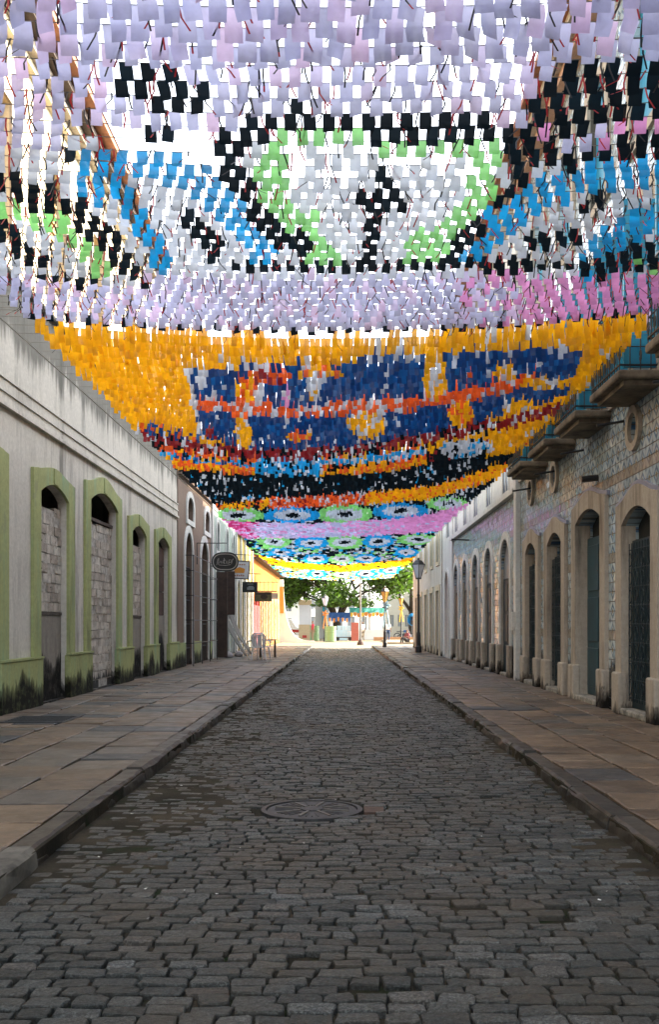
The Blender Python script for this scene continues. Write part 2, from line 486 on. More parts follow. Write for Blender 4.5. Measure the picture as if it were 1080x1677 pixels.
# manhole
mh = empty('manhole_cover', (MHX, MHY, 0), 'round cast iron manhole cover with radial ribs set in the cobbles', 'manhole cover')
m_mh = simple('cast_iron', (.045,.045,.047), .55, .5, 20)
m_mhr = simple('worn_iron_rib', (.13,.12,.105), .5, .4, 20)
fr = MB(); c = (MHX, MHY, 0); n = 40
prof = [(MHR+.05,-.04),(MHR+.05,.012),(MHR+.01,.016),(MHR+.005,-.04)]
fr.lathe(c, prof, n); fr.build('rim', m_mh, mh)
MB().lathe(c, [(MHR,-.04),(MHR,.006),(MHR-.03,.008)], n).build('lid', m_mh, mh)
for k in range(8):
    a = k*pi/4 + .5; M = Matrix.Translation(c) @ Matrix.Rotation(a, 4, 'Z')
    MB().box(.10, MHR-.05, -.011, .011, 0, .017, 0, M).build('rib', m_mhr, mh)
    for dd in (.16, .32, .48):
        M2 = Matrix.Translation(c) @ Matrix.Rotation(a+dd, 4, 'Z')
        MB().box(.15, MHR-.06, -.006, .006, 0, .013, 0, M2).build('fine_rib', m_mh, mh)
MB().lathe(c, [(.09,0),(.09,.016),(.06,.018)], 20).build('boss', m_mh, mh)
MB().box(MHX+MHR+.06, MHX+MHR+.22, MHY-.12, MHY+.12, -.03, .008).build('side_box', simple('rusty_iron', (.10,.06,.045), .8, .4, 15), mh)

# pavements: bed, slabs, kerb stones
def pavement(name, side, xk, xw, ncol, seed):
    rr = random.Random(seed)
    x0, x1 = (xw - .5, xk) if side < 0 else (xk, xw + .5)
    mb = MB(); mb.box(x0, x1, -8, 62, -.1, PZ - .022)
    p = mb.build(name, M_bed); setp(p, kind='structure')
    kw = .17
    # kerb stones
    y = -7.9
    ks = []
    while y < 61.8:
        L = rr.uniform(.7, 1.3)
        pale = side < 0 and y < 5.6 < y + L
        if pale: L = 6.02 - y
        xa = xk + (.012*rr.uniform(-1,1)); z1 = PZ + rr.uniform(-.012, .01) + (.012 if pale else 0)
        b = MB()
        n = 7 if y < 25 else 2
        inn = xk + side*kw; rows = []
        for i in range(n):
            yy = y + (L-.018)*i/(n-1)
            j = lambda s: rr.uniform(-s, s)
            rows.append([(inn, yy, -.05), (inn, yy, z1+j(.004)), (xa + side*.035 + j(.010), yy, z1 + j(.006)), (xa + j(.010), yy, z1 - .03 + j(.009)), (xa - side*.008 + j(.008), yy, .04 + j(.01)), (xa - side*.01, yy, -.05)])
        for ra, rb in zip(rows, rows[1:]):
            for q in range(5): b.face([ra[q], ra[q+1], rb[q+1], rb[q]])
        b.face(rows[0]); b.face(rows[-1][::-1])
        o = b.build('kerb_stone', M_kerbl if pale else M_kerb, p, world=False)
        fixnormals(o)
        y += L
    # slabs
    xs0 = xk + side*(kw + .012); W = abs(xw - xs0); cw = W/ncol
    far = MB(); cnt = 0; cells = []
    for c_ in range(ncol):
        y = -2 + rr.uniform(0, .5)
        while y < 61.5:
            L = rr.choice([.42,.5,.55,.62,.7]); cells.append((y, c_, L)); y += L
    cells.sort(key=lambda t: (t[0] < 3, t[0]))
    for y, c_, L in cells:
        a = xs0 + side*(c_*cw); bx = xs0 + side*((c_+1)*cw)
        lo, hi = min(a, bx) + .012, max(a, bx) - .012
        wob = .035*noise.noise(Vector((c_*3.1, y*.35, side))) 
        z = PZ + rr.uniform(-.005, .005); tl = rr.uniform(-.006, .006); t2 = rr.uniform(-.006, .006)
        y0, y1 = y + .012, y + L - .012
        e = .012
        ringb = [(lo,y0),(hi,y0),(hi,y1),(lo,y1)]
        ringb = [(px + wob + rr.uniform(-.006,.006), py + rr.uniform(-.008,.008)) for px, py in ringb]
        mx_, my_ = (lo+hi)/2 + wob, (y0+y1)/2
        ht = [z - tl - t2, z + tl - t2, z + tl + t2, z - tl + t2]
        V = [(px, py, z - .05) for px, py in ringb] + [(px, py, h - .007) for (px, py), h in zip(ringb, ht)] + \
            [(px + (e if px < mx_ else -e), py + (e if py < my_ else -e), h) for (px, py), h in zip(ringb, ht)]
        Fc = [(k, (k+1)%4, 4+(k+1)%4, 4+k) for k in range(4)] + [(4+k, 4+(k+1)%4, 8+(k+1)%4, 8+k) for k in range(4)] + [(8,9,10,11)]
        vis = y > 6 if side > 0 else y > 5
        if cnt < 295 and vis and y < 45:
            raw('paving_slab', V, Fc, M_slab, p, False); cnt += 1
        else:
            n = len(far.v); far.v += V; far.f += [tuple(n+i for i in f) for f in Fc]; far.m += [0]*len(Fc)
    setp(far.build('paving_slabs', M_slab, p, world=False), kind='stuff')
    return p
pavement('left_pavement', -1, KL, XL, 5, 21)
pavement('right_pavement', 1, KR, XR, 4, 22)
hp = empty('access_hatch', (-4.3, 14.0, PZ), 'dark iron access hatch in the left pavement below the green arches', 'hatch')
MB().box(-4.75, -3.85, 13.55, 14.45, PZ-.02, PZ+.012).build('hatch_plate', m_mh, hp)
for k in range(7): MB().box(-4.70, -3.90, 13.62+k*.12, 13.65+k*.12, PZ+.01, PZ+.02).build('hatch_rib', m_mh, hp)

# plaza beyond the street
mb = MB(); mb.face([(-60,ROAD_END+.3,-.03),(60,ROAD_END+.3,-.03),(60,150,-.03),(-60,150,-.03)])
plz = setp(mb.build('plaza', M_plaza), kind='structure')
mb = MB(); mb.box(3.6, 14, 75, 88, -.05, .10); setp(mb.build('raised_terrace', M_plaza), kind='structure')
rr = random.Random(4)
lit = MB()
for k in range(30):
    x, y = rr.uniform(-1.7, 1.8), rr.uniform(4.2, 16); a = rr.uniform(0, 3); s = rr.uniform(.003, .009)
    lit.face([(x + s*1.6*cos(a+q), y + s*1.6*sin(a+q), .022 + und(x,y)+ (.004 if q in (0,) else 0)) for q in (0, .9, 3.1, 4.2)])
setp(lit.build('litter_scraps', M_whitec), 'tiny pale scraps of paper scattered over the cobbles', 'litter', kind='stuff')

# ------------------------------------------------------------------ facade helpers
def arch(yc, w, z0, spring, peak, n=12, rnd=False):
    P = [(yc - w/2, z0)]
    for i in range(n+1):
        t = -1 + 2*i/n
        h = sqrt(max(0, 1-t*t)) if rnd else 1 - t*t
        tt = sin(t*pi/2) if rnd else t
        h = sqrt(max(0, 1-tt*tt)) if rnd else h
        P.append((yc + tt*w/2, spring + (peak-spring)*h))
    P.append((yc + w/2, z0))
    return P
def rect(y0, y1, z0, z1): return [(y0,z0),(y0,z1),(y1,z1),(y1,z0)]
def shouldered(yc, w, z0, sh, peak, n=14):
    P = [(yc - w/2, z0), (yc - w/2, sh), (yc - w/2*.86, sh+.015)]
    for i in range(n+1):
        t = -1 + 2*i/n
        P.append((yc + t*w/2*.82, sh + .03 + (peak-sh-.03)*(.5+.5*cos(pi*t))**.8))
    P += [(yc + w/2*.86, sh+.015), (yc + w/2, sh), (yc + w/2, z0)]
    return P
def facade(X, s, y0, y1, z0, z1, holes, depth, D, name, mat, parent):
    b = MB()
    outer = rect(y0, y1, z0, z1)
    flat = [p for L in [outer]+holes for p in L]
    tris = tessellate_polygon([[Vector((p[0], p[1], 0)) for p in L] for L in [outer]+holes])
    b.v = [(X, p[0], p[1]) for p in flat]; b.f = [tuple(t) for t in tris]; b.m = [0]*len(tris)
    xb, xd = X - s*D, X - s*depth
    for L in holes:
        for p, q in zip(L, L[1:]+L[:1]): b.face([(X,*p),(X,*q),(xd,*q),(xd,*p)])
    b.face([(X,y0,z0),(X,y0,z1),(xb,y0,z1),(xb,y0,z0)]); b.face([(X,y1,z0),(X,y1,z1),(xb,y1,z1),(xb,y1,z0)])
    b.face([(X,y0,z1),(X,y1,z1),(xb,y1,z1),(xb,y0,z1)]); b.face([(xb,y0,z0),(xb,y0,z1),(xb,y1,z1),(xb,y1,z0)])
    return fixnormals(b.build(name, mat, parent))
def surround(name, X, s, outer, inner, t, mat, parent, into=.0):
    """frame plate standing t proud of the wall; ends open at the foot"""
    n = len(outer)
    # open-bottom ring: walk outer then inner backwards
    poly = outer + inner[::-1]
    o = MB().plate(X + s*t, X - s*into, poly).build(name, mat, parent)
    return fixnormals(o)
def panel(name, X, poly, th, s, mat, parent):
    return fixnormals(MB().plate(X, X - s*th, poly).build(name, mat, parent))
def planks(X, s, y0, y1, z0, z1, n, mat, parent, th=.04, name='plank'):
    w = (y1-y0)/n
    for k in range(n):
        MB().box(min(X, X - s*th), max(X, X - s*th), y0+k*w+.006, y0+(k+1)*w-.006, z0, z1).build(name, mat, parent)
def leaf_door(name, X, s, yc, w, z0, z1, mat, parent, grille=False):
    """two leaves with raised panels (or an iron grille in front of dark boards)"""
    d = MB().box(min(X, X-s*.05), max(X, X-s*.05), yc-w/2, yc+w/2, z0, z1).build(name, mat, parent)
    a, b_ = (X, X + s*.02) if s > 0 else (X + s*.02, X)
    for h in (-1, 1):
        for (za, zb) in ((.05,.30),(.34,.62),(.66,.95)):
            ya, yb = sorted((yc + h*.04, yc + h*(w/2-.07)))
            bevel(MB().box(a, b_, ya, yb, z0+(z1-z0)*za, z0+(z1-z0)*zb).build('raised_panel', mat, d), .012, 1)
    if grille:
        g = MB(); xx = X + s*.06
        for k in range(11): g.tube([(xx, yc-w/2+.05+k*(w-.1)/10, z0+.1), (xx, yc-w/2+.05+k*(w-.1)/10, z1-.05)], .009, 5)
        for k in range(9): g.tube([(xx, yc-w/2+.03, z0+.15+k*(z1-z0-.3)/8), (xx, yc+w/2-.03, z0+.15+k*(z1-z0-.3)/8)], .008, 5)
        for k in range(5):
            for q in range(8):
                yy, zz = yc-w/2+.1+k*(w-.2)/4, z0+.3+q*(z1-z0-.6)/7
                g.tube([(xx, yy+.07*cos(t), zz+.1*sin(t)) for t in [i*pi/4 for i in range(9)]], .007, 4, caps=False)
        g.build('iron_grille', M_teald, d)
    return d

# ------------------------------------------------------------------ LEFT: white building with green bricked-up arches
def white_building():
    B = empty('white_building', (XL, 20, 0), 'long white weathered building with green arches bricked up and a stained parapet', 'building')
    y0, y1 = -8, 30.5
    ops = []
    for i, yc in enumerate([-.4, 3.15, 6.7, 10.25, 13.7, 17.4, 21.05, 24.65, 28.0]):
        big = i == 6
        w = 2.4 if big else 1.7
        ops.append((yc, w, 4.04 if big else 3.76, 4.29 if big else 3.96, big, i))
    holes = [arch(yc, w, PZ+.01, sp, pk) for yc, w, sp, pk, big, i in ops]
    facade(XL, 1, y0, y1, 0, 6.85, holes, .16, 6, 'wall', M_white, B)
    # cornice courses
    for (za, zb, pr, nm) in ((4.80,4.86,.07,'cornice_fillet'),(4.86,5.02,.025,'cornice_band'),(5.02,5.05,.05,'cornice_fillet'),(5.05,5.22,.03,'cornice_band'),(5.22,5.25,.055,'cornice_fillet')):
        MB().box(XL+.002, XL+pr, y0, y1-.01, za, zb-.003).build(nm, M_white, B)
    cop = MB()
    rr = random.Random(8); y = y0
    while y < y1-.2:
        L = min(rr.uniform(.8,1.4), y1-y); 
        cop = MB().box(XL-.3, XL+.09+rr.uniform(-.02,.02), y+.006, y+L-.006, 6.85, 6.95+rr.uniform(-.02,.02))
        if y > 9: bevel(cop.build('coping_stone', M_white, B), .02, 1)
        y += L
    dk = simple('damp_brick', (.09,.07,.055), .9, .5, 6)
    for yc, w, sp, pk, big, i in ops:
        sh, opk = (4.38, 4.64) if big else (4.10, 4.26)
        if i < 4:
            if i == 3: surround('door_surround', XL, 1, shouldered(yc, w+.8, .85, sh, opk), arch(yc, w, .85, sp, pk), .055, M_green, B)
            panel('cement_panel', XL-.2, arch(yc, w-.004, PZ+.02, sp, pk), .1, 1, M_cement, B); continue
        sr = surround('door_surround', XL, 1, shouldered(yc, w+.8, .86, sh, opk), arch(yc, w, .86, sp, pk), .055, M_green, B)
        ks = MB().box(XL+.01, XL+.075, yc-.13, yc+.13, pk+.01, opk-.02).build('keystone', M_green, sr)
        # infill
        xf = XL - .10
        if i in (4, 5, 7): zb, zt = 1.72, (3.62 if i != 7 else 3.5)
        elif big: zb, zt = PZ+.01, 3.66
        if i == 8:
            z1 = pk - .02
            pl = panel('boarded_back', xf-.06, arch(yc, w-.02, 1.75, sp, pk-.02), .03, 1, M_dark, B)
            for q, (a, b_) in enumerate(((1.75,2.42),(2.45,3.15),(3.18,3.72))):
                planks(xf-.01, 1, yc-w/2+.02, yc+w/2-.02, a, b_, 1, simple('rusty_board', (.085,.04,.026), .8, .5, 3), pl, .03, 'board')
            panel('cement_panel', xf, rect(yc-w/2+.002, yc+w/2-.002, PZ+.012, 1.74), .1, 1, M_cement, B); continue
        inf = MB().box(xf-.12, xf-.012, yc-w/2+.002, yc+w/2-.002, zb, zt-.06).build('brick_infill', M_mortar, B)
        ch = .172; nr = int(round((zt-zb)/ch)); ch = (zt-zb)/nr
        rb = random.Random(50+i)
        nb = 4 if not big else 6
        for r_ in range(nr):
            edges = [yc-w/2+.004]
            bw = w/nb; o = (r_ % 2)*.5
            for k in range(1, nb + (1 if o else 0)): edges.append(yc-w/2 + (k-o)*bw + rb.uniform(-.04,.04))
            edges.append(yc+w/2-.004)
            for a, b_ in zip(edges, edges[1:]):
                if b_-a < .06: continue
                if r_ == nr-1 and rb.random() < .35: continue
                d = rb.uniform(-.014, .010); g = rb.uniform(.004,.011)
                z_ = zb + r_*ch + rb.uniform(-.008,.008)
                P = [(xf-.10, a+g, z_+.006), (xf-.10, b_-g, z_+.006), (xf-.10, b_-g, z_+ch-.010), (xf-.10, a+g, z_+ch-.010)]
                b = MB(); j = lambda: rb.uniform(-.006,.006)
                fr_ = [(xf+d, p[1]+j(), p[2]+j()) for p in P]
                b.v = P + fr_; b.f = [(0,1,2,3),(4,5,6,7),(0,1,5,4),(1,2,6,5),(2,3,7,6),(3,0,4,7)]; b.m = [0]*6
                fixnormals(b.build('brick', M_brick, inf))
        if big:
            MB().box(xf-.13, xf+.03, yc-w/2+.003, yc+w/2-.003, zt+.01, zt+.075).build('timber_lintel', M_wood, B)
        else:
            MB().box(xf-.1, xf+.015, yc-w/2+.002, yc+w/2-.002, zb-.06, zb-.005).build('ledge', dk, B)
            panel('cement_panel', xf, rect(yc-w/2+.002, yc+w/2-.002, PZ+.012, zb-.065), .1, 1, M_cement, B)
    # plinths under every pier
    edges = [(ops[k][0]+ops[k][1]/2-.02, ops[k+1][0]-ops[k+1][1]/2+.02) for k in range(3, 8)] + [(28.85-.02, 30.46)]
    for a, b_ in edges:
        bevel(MB().box(XL-.03, XL+.085, a, b_, PZ-.02, .92).build('plinth', M_green, B), .012, 1)
        MB().box(XL+.002, XL+.10, a-.012, b_+.012, .92, .955).build('plinth_cap', M_green, B)
    # conduit scars and a rain pipe
    MB().tube([(XL+.05, 22.95, 1.0), (XL+.05, 22.95, 3.1)], .012, 6).build('conduit', M_trimw, B)
white_building()

def tall_left():
    X = -6.2
    B = empty('tall_cream_building', (X, 12, 6), 'tall sunlit cream building with brown eaves behind the white parapet', 'building')
    holes = []; yc = -5
    wins = [(-4+3.6*k) for k in range(10)]
    for yw in wins: holes.append(rect(yw-.6, yw+.6, 8.6, 11.2))
    facade(X, 1, -8, 31, 5.0, 13.0, holes, .3, 7, 'wall', M_cream, B)
    och = simple('ochre_louvre', (.42,.27,.10), .7)
    for yw in wins:
        sh = MB().box(X-.22, X-.18, yw-.6, yw+.6, 8.6, 11.2).build('shutter', och, B)
        for k in range(12): MB().box(X-.18, X-.14, yw-.55, yw+.55, 8.7+k*.2, 8.77+k*.2).build('louvre', och, sh)
        fr_ = MB(); fr_.plate(X+.05, X+.001, rect(yw-.78, yw+.78, 8.42, 11.4), [rect(yw-.6, yw+.6, 8.6, 11.2)]); fr_.build('window_surround', M_stone, B)
    for (a, b_, pr, m) in ((12.35,12.5,.15,M_cream),(12.5,12.68,.32,M_stone),(12.68,12.8,.55,M_wood),(12.85,12.98,.8,M_roof)):
        MB().box(X+.002, X+pr, -8.2, 31.2, a, b_).build('eave_moulding', m, B)
    rf = MB(); rf.face([(X+.82,-8.3,13.01),(X+.82,31.3,13.01),(X-3.5,31.3,14.8),(X-3.5,-8.3,14.8)]); rf.build('roof', M_roof, B)
    return B
tall_left()

def brown_building():
    y0, y1 = 30.52, 38.2
    B = empty('brown_building', (XL, 34, 0), 'brown painted house with white rimmed arched doors and small arched windows', 'building')
    d = [(32.55, 1.55), (36.3, 1.9)]; wv = [(32.9, 1.35), (37.0, 1.35)]
    holes = [arch(y, w, PZ+.01, 3.75, 4.55, rnd=True) for y, w in d] + [arch(y, w, 4.98, 5.35, 5.75, rnd=True)[0:] for y, w in wv]
    facade(XL+.03, 1, y0, y1, 0, 6.35, holes, .3, 6, 'wall', M_brown, B)
    MB().box(XL+.032, XL+.14, y0, y1, 6.2, 6.34).build('coping', M_brown, B)
    for k, (y, w) in enumerate(d):
        surround('door_surround', XL+.03, 1, arch(y, w+.42, PZ+.01, 3.78, 4.78, rnd=True), arch(y, w, PZ+.01, 3.75, 4.55, rnd=True), .05, M_trimw, B)
        leaf_door('door', XL-.2, 1, y, w, PZ+.02, 3.7, simple('grey_blue_door', (.16,.19,.21), .6), B)
        panel('fanlight', XL-.24, arch(y, w, 3.72, 3.75, 4.55, rnd=True), .03, 1, simple('grey_pane', (.25,.26,.24), .3), B)
        g = MB(); xx = XL - .03
        for q in range(7): g.tube([(xx, y-w/2+.06+q*(w-.12)/6, PZ+.05), (xx, y-w/2+.06+q*(w-.12)/6, 3.4)], .014, 5)
        for z in (.7, 1.5, 2.3, 3.1, 3.4): g.tube([(xx, y-w/2+.02, z), (xx, y+w/2-.02, z)], .016, 5)
        g.build('iron_gate', M_iron, B)
    for y, w in wv:
        o_ = arch(y, w+.4, 4.82, 5.4, 5.95, rnd=True); i_ = arch(y, w, 4.98, 5.35, 5.75, rnd=True)
        fr_ = MB(); fr_.plate(XL+.08, XL+.031, o_, [i_]); fixnormals(fr_.build('window_surround', M_trimw, B))
        panel('pane', XL-.2, i_, .03, 1, M_glass, B)
    a = bevel(MB().box(XL-.02, XL+.09, y0+.01, 31.7, PZ-.02, .9).build('plinth', M_green, B), .01, 1)
    MB().box(XL-.02, XL+.09, 33.6, 35.2, PZ-.02, .9).build('plinth', M_green, B)
    MB().box(XL-.02, XL+.09, 37.4, y1, PZ-.02, .9).build('plinth', M_green, B)
    # rising iron cage standing before the doors
    G = empty('iron_cage_frame', (XL+.35, 36, PZ), 'thin black iron frame standing on the pavement before the brown house', 'iron frame')
    for z in (.75, 1.5, 2.3, 3.1, 3.6): MB().tube([(XL+.09, 31.6, z+PZ), (XL+.35, 31.6, z+PZ), (XL+.35, 37.6, z+PZ), (XL+.09, 37.6, z+PZ)], .014, 5).build('rail', M_iron, G)
    for y in (31.6, 33.6, 35.6, 37.6): MB().tube([(XL+.35, y, PZ), (XL+.35, y, 3.6+PZ)], .018, 6).build('post', M_iron, G)
brown_building()

def mint_building():
    y0, y1 = 38.22, 47.0; X = XL+.04
    B = empty('mint_building', (X, 42, 0), 'pale mint green house with narrow arched openings behind the hanging signs', 'building')
    d = [(40.1, 1.3), (43.3, 1.3), (45.9, 1.0)]
    holes = [arch(y, w, PZ+.01, 3.5, 4.05, rnd=True) for y, w in d] + [arch(y, .8, 4.5, 5.2, 5.7, rnd=True) for y, w in d]
    facade(X, 1, y0, y1, 0, 6.25, holes, .3, 6, 'wall', M_mint, B)
    MB().box(X+.002, X+.06, y0, y0+.35, 0, 6.2).build('corner_pilaster', M_trimw, B)
    for k, (y, w) in enumerate(d):
        surround('door_surround', X, 1, arch(y, w+.3, PZ+.01, 3.5, 4.25, rnd=True), arch(y, w, PZ+.01, 3.5, 4.05, rnd=True), .05, M_trimw, B)
        i_ = arch(y, .8, 4.5, 5.2, 5.7, rnd=True)
        fr_ = MB(); fr_.plate(X+.05, X+.001, arch(y, 1.05, 4.36, 5.2, 5.85, rnd=True), [i_]); fixnormals(fr_.build('window_surround', M_trimw, B))
        panel('pane', X-.2, i_, .03, 1, M_glass, B)
        if k == 0: panel('door', X-.1, arch(y, w, PZ+.02, 3.5, 4.05, rnd=True), .05, 1, M_wood, B); 
        elif k == 1:
            panel('shutter', X-.1, arch(y, w, 1.9, 3.5, 4.05, rnd=True), .05, 1, M_wood, B); panel('apron', X-.08, rect(y-w/2, y+w/2, PZ+.02, 1.88), .05, 1, M_trimw, B)
        else: panel('door', X-.1, arch(y, w, PZ+.02, 3.5, 4.05, rnd=True), .05, 1, simple('pale_blue_door', (.36,.40,.46), .6), B)
    # open shutter leaf
    MB().box(X, X+.5, 39.35, 39.41, PZ+.03, 3.6).build('open_leaf', M_wood, B)
    MB().box(X, X+.45, 42.55, 42.6, 1.9, 3.8).build('open_leaf', M_wood, B)
mint_building()

def yellow_building():
    y0, y1 = 47.02, 56.0; X = XL+.02
    B = empty('yellow_building', (X, 51, 0), 'yellow house with white pilasters beside the red doorway', 'building')
    d = [48.4, 50.4, 52.6, 54.6]
    holes = [arch(y, 1.0, PZ+.01, 3.3, 3.7, rnd=True) for y in d]
    facade(X, 1, y0, y1, 0, 6.1, holes, .3, 6, 'wall', M_yellow, B)
    for y in (47.2, 49.4, 51.5, 53.6, 55.75): MB().box(X+.002, X+.07, y-.18, y+.18, 0, 5.9).build('pilaster', M_trimw, B)
    MB().box(X+.002, X+.18, y0, y1, 5.9, 6.08).build('cornice', M_trimw, B)
    for k, y in enumerate(d):
        surround('door_surround', X, 1, arch(y, 1.24, PZ+.01, 3.3, 3.85, rnd=True), arch(y, 1.0, PZ+.01, 3.3, 3.7, rnd=True), .04, M_trimw, B)
        panel('door', X-.12, arch(y, 1.0, PZ+.02, 3.3, 3.7, rnd=True), .05, 1, [simple('lilac_door', (.36,.36,.46), .6), simple('pale_blue_door', (.36,.40,.46), .6)][k%2], B)
yellow_building()

def orange_house():
    y0, y1 = 56.02, 80.0; X = XL+.05
    B = empty('orange_house', (X, 68, 0), 'low orange house with red corner and clay tile roof at the end of the street', 'house')
    d = [57.3, 59.3, 62.2, 65.0, 68.0, 71, 74.2, 77.4]
    holes = [arch(y, 1.1, PZ+.01, 2.9, 3.3) for y in d]
    facade(X, 1, y0, y1, 0, 5.5, holes, .28, 7, 'wall', M_orange, B)
    MB().box(X+.002, X+.05, y0, 60.6, .05, 2.6).build('red_dado', M_red, B)
    for k, y in enumerate(d):
        m = M_red if k < 2 else M_cream
        surround('door_surround', X, 1, arch(y, 1.45, PZ+.01, 2.9, 3.5), arch(y, 1.1, PZ+.01, 2.9, 3.3), .07, m, B)
        panel('door', X-.12, arch(y, 1.1, PZ+.02, 2.9, 3.3), .05, 1, M_red if k < 2 else [M_wood, simple('cream_door', (.5,.42,.25), .6)][k % 2], B)
    # clay tile roof: courses of half-round tiles
    rf = MB()
    for k in range(60):
        y = y0 + .2 + k*.4
        rf.tube([(X+.55, y, 5.42), (X-3.2, y, 7.3)], .13, 6)
    rf.build('roof', M_roof, B)
    MB().box(X-3.2, X+.42, y0, y1, 5.28, 5.36).build('eave_board', M_wood, B)
orange_house()

# ------------------------------------------------------------------ RIGHT: tiled mansion with balconies
def tiled_mansion():
    B = empty('tiled_mansion', (XR, 16, 0), 'blue and ochre tiled mansion with stone doorways, round windows and balconies', 'building')
    X = XR; s = -1; y0, y1 = -8, 24.0
    D = [(8.3,1.4,3.0,3.22,0),(11.3,1.4,3.0,3.22,1),(14.24,1.4,3.0,3.22,1),(17.05,1.7,3.3,3.5,2),(19.72,1.3,3.12,3.34,1),(22.2,1.2,3.12,3.34,1)]
    oc = [(14.45,4.4),(19.85,4.5),(22.3,4.54),(11.4,4.4)]
    circ = lambda y, z, r, n=24: [(y + r*cos(2*pi*k/n), z + r*sin(2*pi*k/n)) for k in range(n)]
    up = [(bc-.55, bc+.55, 5.06, 7.5) for bc in (11.3, 14.0, 16.5, 18.9, 21.4)]
    holes = [arch(y, w, PZ+.01, sp, pk) for y, w, sp, pk, k in D] + [circ(y, z, .22) for y, z in oc] + [rect(a, b, c_, d_) for a, b, c_, d_ in up]
    holes += [rect(a, b, 8.6, 10.6) for a, b, c_, d_ in up]
    facade(X, s, y0, y1, 0, 12.0, holes, .5, 7, 'wall', M_tile, B)
    for y, w, sp, pk, k in D:
        if k == 0: panel('door', X+.15, arch(y, w, PZ+.02, sp, pk), .05, -1, M_teald, B); continue
        sh, opk = sp + .32, pk + .32; dd = .16 if k == 2 else .10
        sr = surround('door_surround', X, s, shouldered(y, w+.62, .74, sh, opk), arch(y, w, .74, sp, pk), .07, M_stone, B)
        tr = surround('tile_trim', X, s, shouldered(y, w+.76, sh-.02, sh+.05, opk+.06), shouldered(y, w+.62, sh-.02, sh, opk), .05, simple('blue_white_trim', (.24,.25,.33), .3), sr)
        for h in (-1, 1):
            yy = y + h*(w/2+.155)
            ped = MB().box(X-.13, X+.02, yy-.19 , yy+.19, PZ-.02, .76).build('pedestal', M_stone, B); bevel(ped, .03, 2)
            # deep stone reveal
            a, b_ = sorted((y + h*(w/2), y + h*(w/2-.012)))
            MB().box(X-.02, X+dd+.05, a, b_, PZ+.03, sp).build('reveal_stone', M_stone, B)
        bevel(MB().box(X-.10, X+.35, y-w/2+.02, y+w/2-.02, PZ-.01, PZ+.09).build('threshold', M_thresh, B), .025, 2)
        leaf_door('door', X+dd, s, y, w, PZ+.1, pk-.45, M_teal if k == 2 else M_teald, B, grille=(k == 1))
        panel('transom_panel', X+dd+.1, arch(y, w, pk-.44, sp, pk), .05, -1, M_dark, B)
    for y, z in oc:
        fr_ = MB(); fr_.plate(X-.06, X-.001, circ(y, z, .34), [circ(y, z, .22)]); fixnormals(fr_.build('round_window_surround', M_stone, B))
        panel('round_window_pane', X+.08, circ(y, z, .22), .03, -1, M_glass, B)
    # string course and top storeys
    MB().box(X-.06, X-.002, y0, y1, 4.93, 5.02).build('string_course', M_stone, B)
    for k, bc in enumerate((11.3, 14.0, 16.5, 18.9, 21.4)):
        l = .78
        sl_ = MB().box(X-.60, X+.05, bc-l, bc+l, 4.83, 4.95); o = sl_.build('balcony_slab', M_slabc, B); bevel(o, .03, 2)
        o2 = MB().box(X-.5, X, bc-l+.1, bc+l-.1, 4.76, 4.827).build('balcony_moulding', M_slabc, o)
        rl = MB(); zb, zt = 5.02, 5.92; xx = X-.57
        path = [(X, bc-l+.05), (xx, bc-l+.05), (xx, bc+l-.05), (X, bc+l-.05)]
        for z, r in ((zb, .016), (zb+.25, .009), (zt, .022)): rl.tube([(px, py, z) for px, py in path], r, 5)
        pts = []
        for (ax, ay), (bx, by) in zip(path, path[1:]):
            n = max(2, int(math.hypot(bx-ax, by-ay)/.12))
            pts += [(ax+(bx-ax)*q/n, ay+(by-ay)*q/n) for q in range(n)]
        for px, py in pts: rl.tube([(px, py, 4.95), (px, py, zt)], .008, 4)
        for px, py in pts[::2]: rl.tube([(px, py + .05*cos(t), zb+.13 + .08*sin(t)) for t in [i*pi/4 for i in range(9)]], .006, 4, caps=False)
        rl.build('balcony_railing', M_iron, o)
        # open blue door leaves
        for h in (-1, 1):
            lf = MB().box(X-.50, X-.0, bc+h*.66-.025, bc+h*.66+.025, 5.0, 7.3).build('blue_door_leaf', M_blue, B)
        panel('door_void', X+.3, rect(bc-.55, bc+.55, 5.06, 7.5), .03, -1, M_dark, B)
        fr_ = MB(); fr_.plate(X-.06, X-.001, rect(bc-.75, bc+.75, 5.04, 7.75), [rect(bc-.55, bc+.55, 5.06, 7.5)]); fr_.build('window_surround', M_stone, B)
        fr_ = MB(); fr_.plate(X-.06, X-.001, rect(bc-.75, bc+.75, 8.45, 10.8), [rect(bc-.55, bc+.55, 8.6, 10.6)]); fr_.build('window_surround', M_stone, B)
        panel('shutter', X+.1, rect(bc-.55, bc+.55, 8.6, 10.6), .03, -1, M_blue, B)
        # drain spout under the slab
        MB().tube([(X, bc+l+.25, 4.62), (X-.42, bc+l+.25, 4.55)], .022, 6).build('spout', M_iron, B)
    MB().tube([(X, 16.55, 3.98), (X-.28, 16.55, 3.95)], .055, 8).build('drain_pipe', M_iron, B)
    MB().box(X-.12, X-.002, 23.72, 24.0, 0, 11.7).build('corner_pilaster', M_trimw, B)
    for (a, b_, pr, m) in ((11.7,11.85,.25,M_pink),(11.85,12.0,.45,M_stone),(12.0,12.12,.7,M_roof)):
        MB().box(X-pr, X-.002, y0, y1+.1, a, b_).build('eave_moulding', m, B)
    lc = MB().box(X-.20, X-.125, 23.78, 23.95, 1.35, 1.8).build('meter_box', M_trimw, B)
tiled_mansion()

